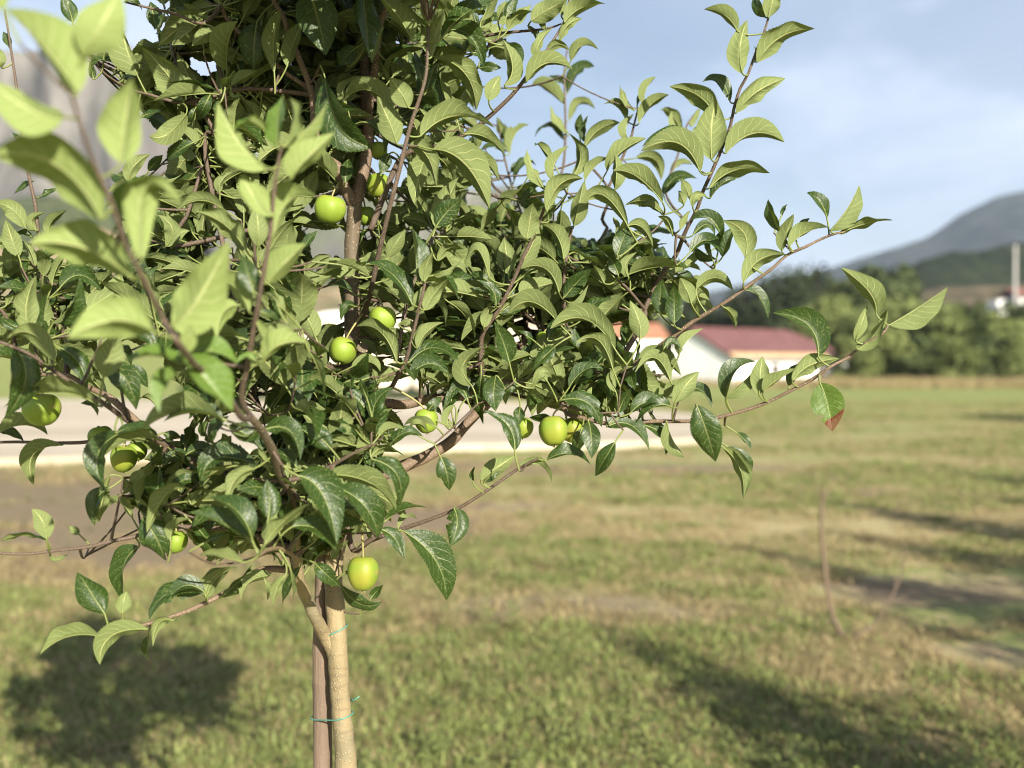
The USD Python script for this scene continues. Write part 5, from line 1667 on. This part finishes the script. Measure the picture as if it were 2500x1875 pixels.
tree_class("tall_dark", 6.5, 9.5, 4200, 0.26, FOL_DARK, 1, low=0.1, r0=0.22)
tree_class("round_mid", 5.0, 6.0, 3600, 0.20, FOL_MID, 2, low=0.05)
tree_class("round_olive", 4.6, 5.0, 3600, 0.19, FOL_OLIVE, 3, low=0.0)
tree_class("bush_olive", 3.4, 3.2, 2600, 0.15, FOL_OLIVE, 4, low=-0.1)
tree_class("bush_mid", 3.4, 2.8, 2600, 0.15, FOL_MID, 5, low=-0.1)
tree_class("orchard", 1.8, 2.5, 1500, 0.05, FOL_MID, 6, low=0.35, r0=0.022)

BG = [  # class, name, px x, distance, px top, base z, class height, label
    ("tall_dark", "broadleaf_tree", 1905, 98, 640, 0.0, 9.5, "tall dark tree rising highest behind the red roof, left of the others"),
    ("tall_dark", "broadleaf_tree", 1980, 104, 632, 0.0, 9.5, "dark tree with the domed top just right of the red roof ridge"),
    ("tall_dark", "broadleaf_tree", 1810, 100, 690, 0.0, 9.5, "dark tree behind the left part of the red roof"),
    ("round_mid", "broadleaf_tree", 2158, 112, 655, 1.0, 6.0, "rounded green tree standing alone against the foot of the mountain"),
    ("round_mid", "broadleaf_tree", 2070, 96, 690, 0.0, 6.0, "mid green tree between the domed dark tree and the lone round one"),
    ("round_olive", "broadleaf_tree", 2030, 84, 716, 0.0, 5.0, "olive green tree right above the hipped roof end"),
    ("round_olive", "broadleaf_tree", 2120, 76, 752, 0.0, 5.0, "pale olive bushy tree first right of the white house"),
    ("round_olive", "broadleaf_tree", 2205, 78, 722, 0.0, 5.0, "pale olive tree second in the row right of the white house"),
    ("round_olive", "broadleaf_tree", 2290, 74, 735, 0.0, 5.0, "pale olive tree in the middle of the row on the right"),
    ("round_mid", "broadleaf_tree", 2360, 80, 745, 0.0, 6.0, "darker green tree in the row below the distant house"),
    ("round_olive", "broadleaf_tree", 2430, 72, 760, 0.0, 5.0, "pale olive tree near the right end of the row"),
    ("round_mid", "broadleaf_tree", 2505, 74, 740, 0.0, 6.0, "green tree cut by the right edge of the picture"),
    ("bush_olive", "bush", 2090, 66, 830, 0.0, 3.2, "low pale bush beside the right end of the white wall"),
    ("bush_olive", "bush", 2175, 67, 815, 0.0, 3.2, "low olive bush in front of the second tree of the row"),
    ("bush_mid", "bush", 2255, 66, 825, 0.0, 2.8, "low dark bush at the field edge under the middle tree"),
    ("bush_olive", "bush", 2330, 65, 835, 0.0, 3.2, "pale low bush right of the dark one at the field edge"),
    ("bush_mid", "bush", 2400, 66, 820, 0.0, 2.8, "dark low bush second from the right edge"),
    ("bush_olive", "bush", 2475, 65, 828, 0.0, 3.2, "olive low bush at the right edge of the field"),
    ("round_mid", "broadleaf_tree", 1060, 110, 640, 6.0, 6.0, "green tree on the slope behind the middle of the apple tree"),
    ("round_mid", "broadleaf_tree", 1180, 112, 650, 6.0, 6.0, "green tree on the slope, right of the middle one"),
    ("tall_dark", "broadleaf_tree", 1290, 116, 640, 4.0, 9.5, "dark tree on the slope seen through the right-hand leaves"),
    ("round_mid", "broadleaf_tree", 1420, 110, 690, 2.0, 6.0, "green tree above the orange-roofed outbuilding"),
    ("tall_dark", "broadleaf_tree", 1560, 108, 690, 0.0, 9.5, "dark tree between the two houses"),
    ("tall_dark", "broadleaf_tree", 1690, 108, 700, 0.0, 9.5, "dark tree behind the gable of the red-roofed house"),
    ("round_mid", "broadleaf_tree", 900, 120, 640, 9.0, 6.0, "green tree on the slope right behind the apple trunk"),
    ("bush_mid", "bush", 620, 84, 745, 4.0, 2.8, "dark bush on the slope left of the trunk"),
    ("bush_mid", "bush", 500, 88, 730, 4.5, 2.8, "dark bush on the slope behind the left limbs"),
    ("round_mid", "broadleaf_tree", 330, 92, 690, 4.8, 6.0, "green tree on the slope behind the near blurred shoot"),
    ("bush_mid", "bush", 60, 80, 760, 3.8, 2.8, "dark bush on the slope at the left edge"),
]
for cls, name, px, Y, top, z0, H, label in BG:
    z1 = EYE - (top - HORIZON) * K * Y
    s = 1.14 * (z1 - z0) / H
    sw = s if name == "broadleaf_tree" else s * 1.05
    copy_of(classes[cls], name, label, ((px - 1250) * K * Y, Y, z0), rotz=px * 0.37, scale=(sw, sw, s), cat="bush" if name == "bush" else "tree", group="bushes and trees beyond the field")

# neighbouring orchard trees just outside the frame, whose long shadows cross the grass
for k, (x, y, s, lab) in enumerate([
        (2.7, 1.3, 0.95, "orchard tree next in the row to the right of the young apple tree"),
        (4.4, 1.5, 1.0, "third orchard tree of the same row, further right"),
        (4.2, 3.4, 1.05, "orchard tree right of the bare sapling, second row"),
        (5.3, 3.9, 1.1, "middle orchard tree of the second row"),
        (6.9, 4.0, 1.1, "orchard tree at the outer end of the second row"),
        (5.9, 6.0, 1.1, "orchard tree just right of the field, third row"),
        (7.6, 6.6, 1.1, "middle orchard tree of the third row"),
        (9.4, 6.8, 1.1, "orchard tree at the outer end of the third row"),
        (8.2, 9.0, 1.15, "orchard tree just right of the field, fourth row"),
        (10.4, 9.4, 1.15, "orchard tree at the outer end of the fourth row"),
        (17.5, 20, 2.0, "larger orchard tree off to the right of the mown field"),
        (26, 22, 2.2, "largest orchard tree off to the right of the field")]):
    copy_of(classes["orchard"], "orchard_tree", lab, (x, y, 0), rotz=k * 1.1, scale=(s * (0.62 if k < 10 else 1.5), s * (0.62 if k < 10 else 1.5), s), cat="tree", group="orchard trees beside the field")

# ------------------------------------------------------------------ grass
def tuft(seed, n, h, spreadr, width, lean):
    r = np.random.default_rng(seed)
    parts = []
    for _ in range(n):
        a, q = r.uniform(0, 6.28), spreadr * math.sqrt(r.uniform(0, 1))
        b = np.array([math.cos(a) * q, math.sin(a) * q, -0.004])
        hh = h * r.uniform(0.45, 1.15)
        a2 = r.uniform(0, 6.28)
        ld = np.array([math.cos(a2), math.sin(a2), 0]) * lean * hh * r.uniform(0.3, 1.3)
        w = np.array([-math.sin(a2 + r.uniform(-1, 1)), math.cos(a2), 0]) * width * r.uniform(0.7, 1.3)
        m = b + ld * 0.35 + [0, 0, hh * 0.6]
        t = b + ld + [0, 0, hh * r.uniform(0.75, 1)]
        parts.append((np.array([b - w, b + w, m - w * 0.8, m + w * 0.8, t]), np.array([[0, 1, 3], [0, 3, 2], [2, 3, 4]])))
    return join(parts)


def scatter(name, label, protos, pts, kinds, scales, rots):
    pi = UsdGeom.PointInstancer.Define(stage, f"/World/{name}")
    targets = []
    for k, (m, mat) in enumerate(protos):
        pth = f"/World/{name}/blades_{k:03d}"
        usdkit.mesh(stage, pth, m, mat)
        targets.append(Sdf.Path(pth))
    pi.CreatePrototypesRel().SetTargets(targets)
    pi.CreatePositionsAttr(Vt.Vec3fArray.FromNumpy(pts.astype(np.float32)))
    pi.CreateProtoIndicesAttr(Vt.IntArray.FromNumpy(kinds.astype(np.int32)))
    sc = np.repeat(scales[:, None], 3, 1)
    pi.CreateScalesAttr(Vt.Vec3fArray.FromNumpy(sc.astype(np.float32)))
    q = [Gf.Quath(float(math.cos(a / 2)), 0.0, 0.0, float(math.sin(a / 2))) for a in rots]
    pi.CreateOrientationsAttr(Vt.QuathArray(q))
    tag(pi.GetPrim(), label, "grass", None, "stuff")


grng = np.random.default_rng(77)
N = 60000
u = grng.uniform(0, 1, N)
Yg = 3.0 * (40.0 / 3.0) ** (u ** 1.0)
Xg = grng.uniform(-0.56, 0.56, N) * Yg
pts = np.stack([Xg, Yg, np.zeros(N)], 1)
patch = meshkit.fbm(np.stack([Xg * 0.35, Yg * 0.75, 0 * Xg], -1), 4, 13)
fine = meshkit.fbm(np.stack([Xg * 3.0, Yg * 3.0, 0 * Xg], -1), 3, 23)
score = patch * 0.65 + fine * 0.35
on_yard = shapely.contains_xy(poly, Xg, Yg)
score = score - 0.16 * bare_soil(Xg, Yg) - 0.07 * dry_straw(Xg, Yg)
green = (score > 0.48) & (grng.random(N) < np.clip((score - 0.45) * 8, 0.1, 0.8))
straw = ((~green) & (score > 0.38) & (grng.random(N) < 0.6)) | (green & (grng.random(N) < 0.38))
green = green & ~straw
keep = (green | straw) & ~on_yard
kinds = np.where(green, grng.integers(0, 4, N), grng.integers(4, 7, N))
pts[:, 2] = ground_z(Xg, Yg)
protos = [(tuft(40 + k, 11, (0.035, 0.05, 0.065, 0.04)[k], 0.07, 0.0042, 1.1), GRASS_G) for k in range(4)] + [(tuft(60 + k, 14, (0.03, 0.045, 0.03)[k], 0.10, 0.0032, 2.2), GRASS_S) for k in range(3)]
scl = grng.uniform(0.7, 1.35, N) * np.clip(1 + 0.035 * (Yg - 5), 1, 2.0)
scatter("grass", "short patchy green and straw grass on the mown field", protos, pts[keep], kinds[keep], scl[keep], grng.uniform(0, 6.28, N)[keep])

# scattered taller weeds in the near grass
def weed(seed):
    r = np.random.default_rng(seed)
    parts = []
    for k in range(9):
        a = k * 2.4 + r.uniform(-.3, .3)
        dr = np.array([math.cos(a), math.sin(a), 0])
        z, ln, wd = 0.004 + 0.011 * k, r.uniform(0.03, 0.055) * (1 - 0.05 * k), r.uniform(0.006, 0.011)
        sd = np.cross(dr, [0, 0, 1]) * wd
        b, m, t = np.array([0, 0, z]), dr * ln * 0.5 + [0, 0, z + ln * 0.35], dr * ln + [0, 0, z + ln * 0.3]
        parts.append((np.array([b, m - sd, m + sd, t]), np.array([[0, 2, 1], [1, 2, 3]])))
    return join(parts)


N3 = 900
Y3 = 3.4 * (18.0 / 3.4) ** grng.uniform(0, 1, N3)
X3 = grng.uniform(-0.56, 0.56, N3) * Y3
ok3 = (~shapely.contains_xy(poly, X3, Y3)) & (meshkit.noise(np.stack([X3 * 0.8, Y3 * 0.8, 0 * X3], -1), 9) > 0.45)
scatter("weeds", "small leafy weeds dotted through the near grass", [(weed(90 + k), FOL_OLIVE) for k in range(4)], np.stack([X3, Y3, ground_z(X3, Y3)], 1)[ok3], grng.integers(0, 4, N3)[ok3], grng.uniform(0.7, 1.6, N3)[ok3], grng.uniform(0, 6.28, N3)[ok3])

# tall dry grass along the field edge
N2 = 2600
X2 = grng.uniform(8, 40, N2)
Y2 = 62 + grng.normal(0, 1.6, N2)
scatter("dry_grass", "tall pale dry grass along the far edge of the field", [(tuft(80 + k, 16, 0.7, 0.25, 0.012, 0.4), GRASS_S) for k in range(3)], np.stack([X2, Y2, 0 * X2], 1), grng.integers(0, 3, N2), grng.uniform(0.5, 1.2, N2), grng.uniform(0, 6.28, N2))
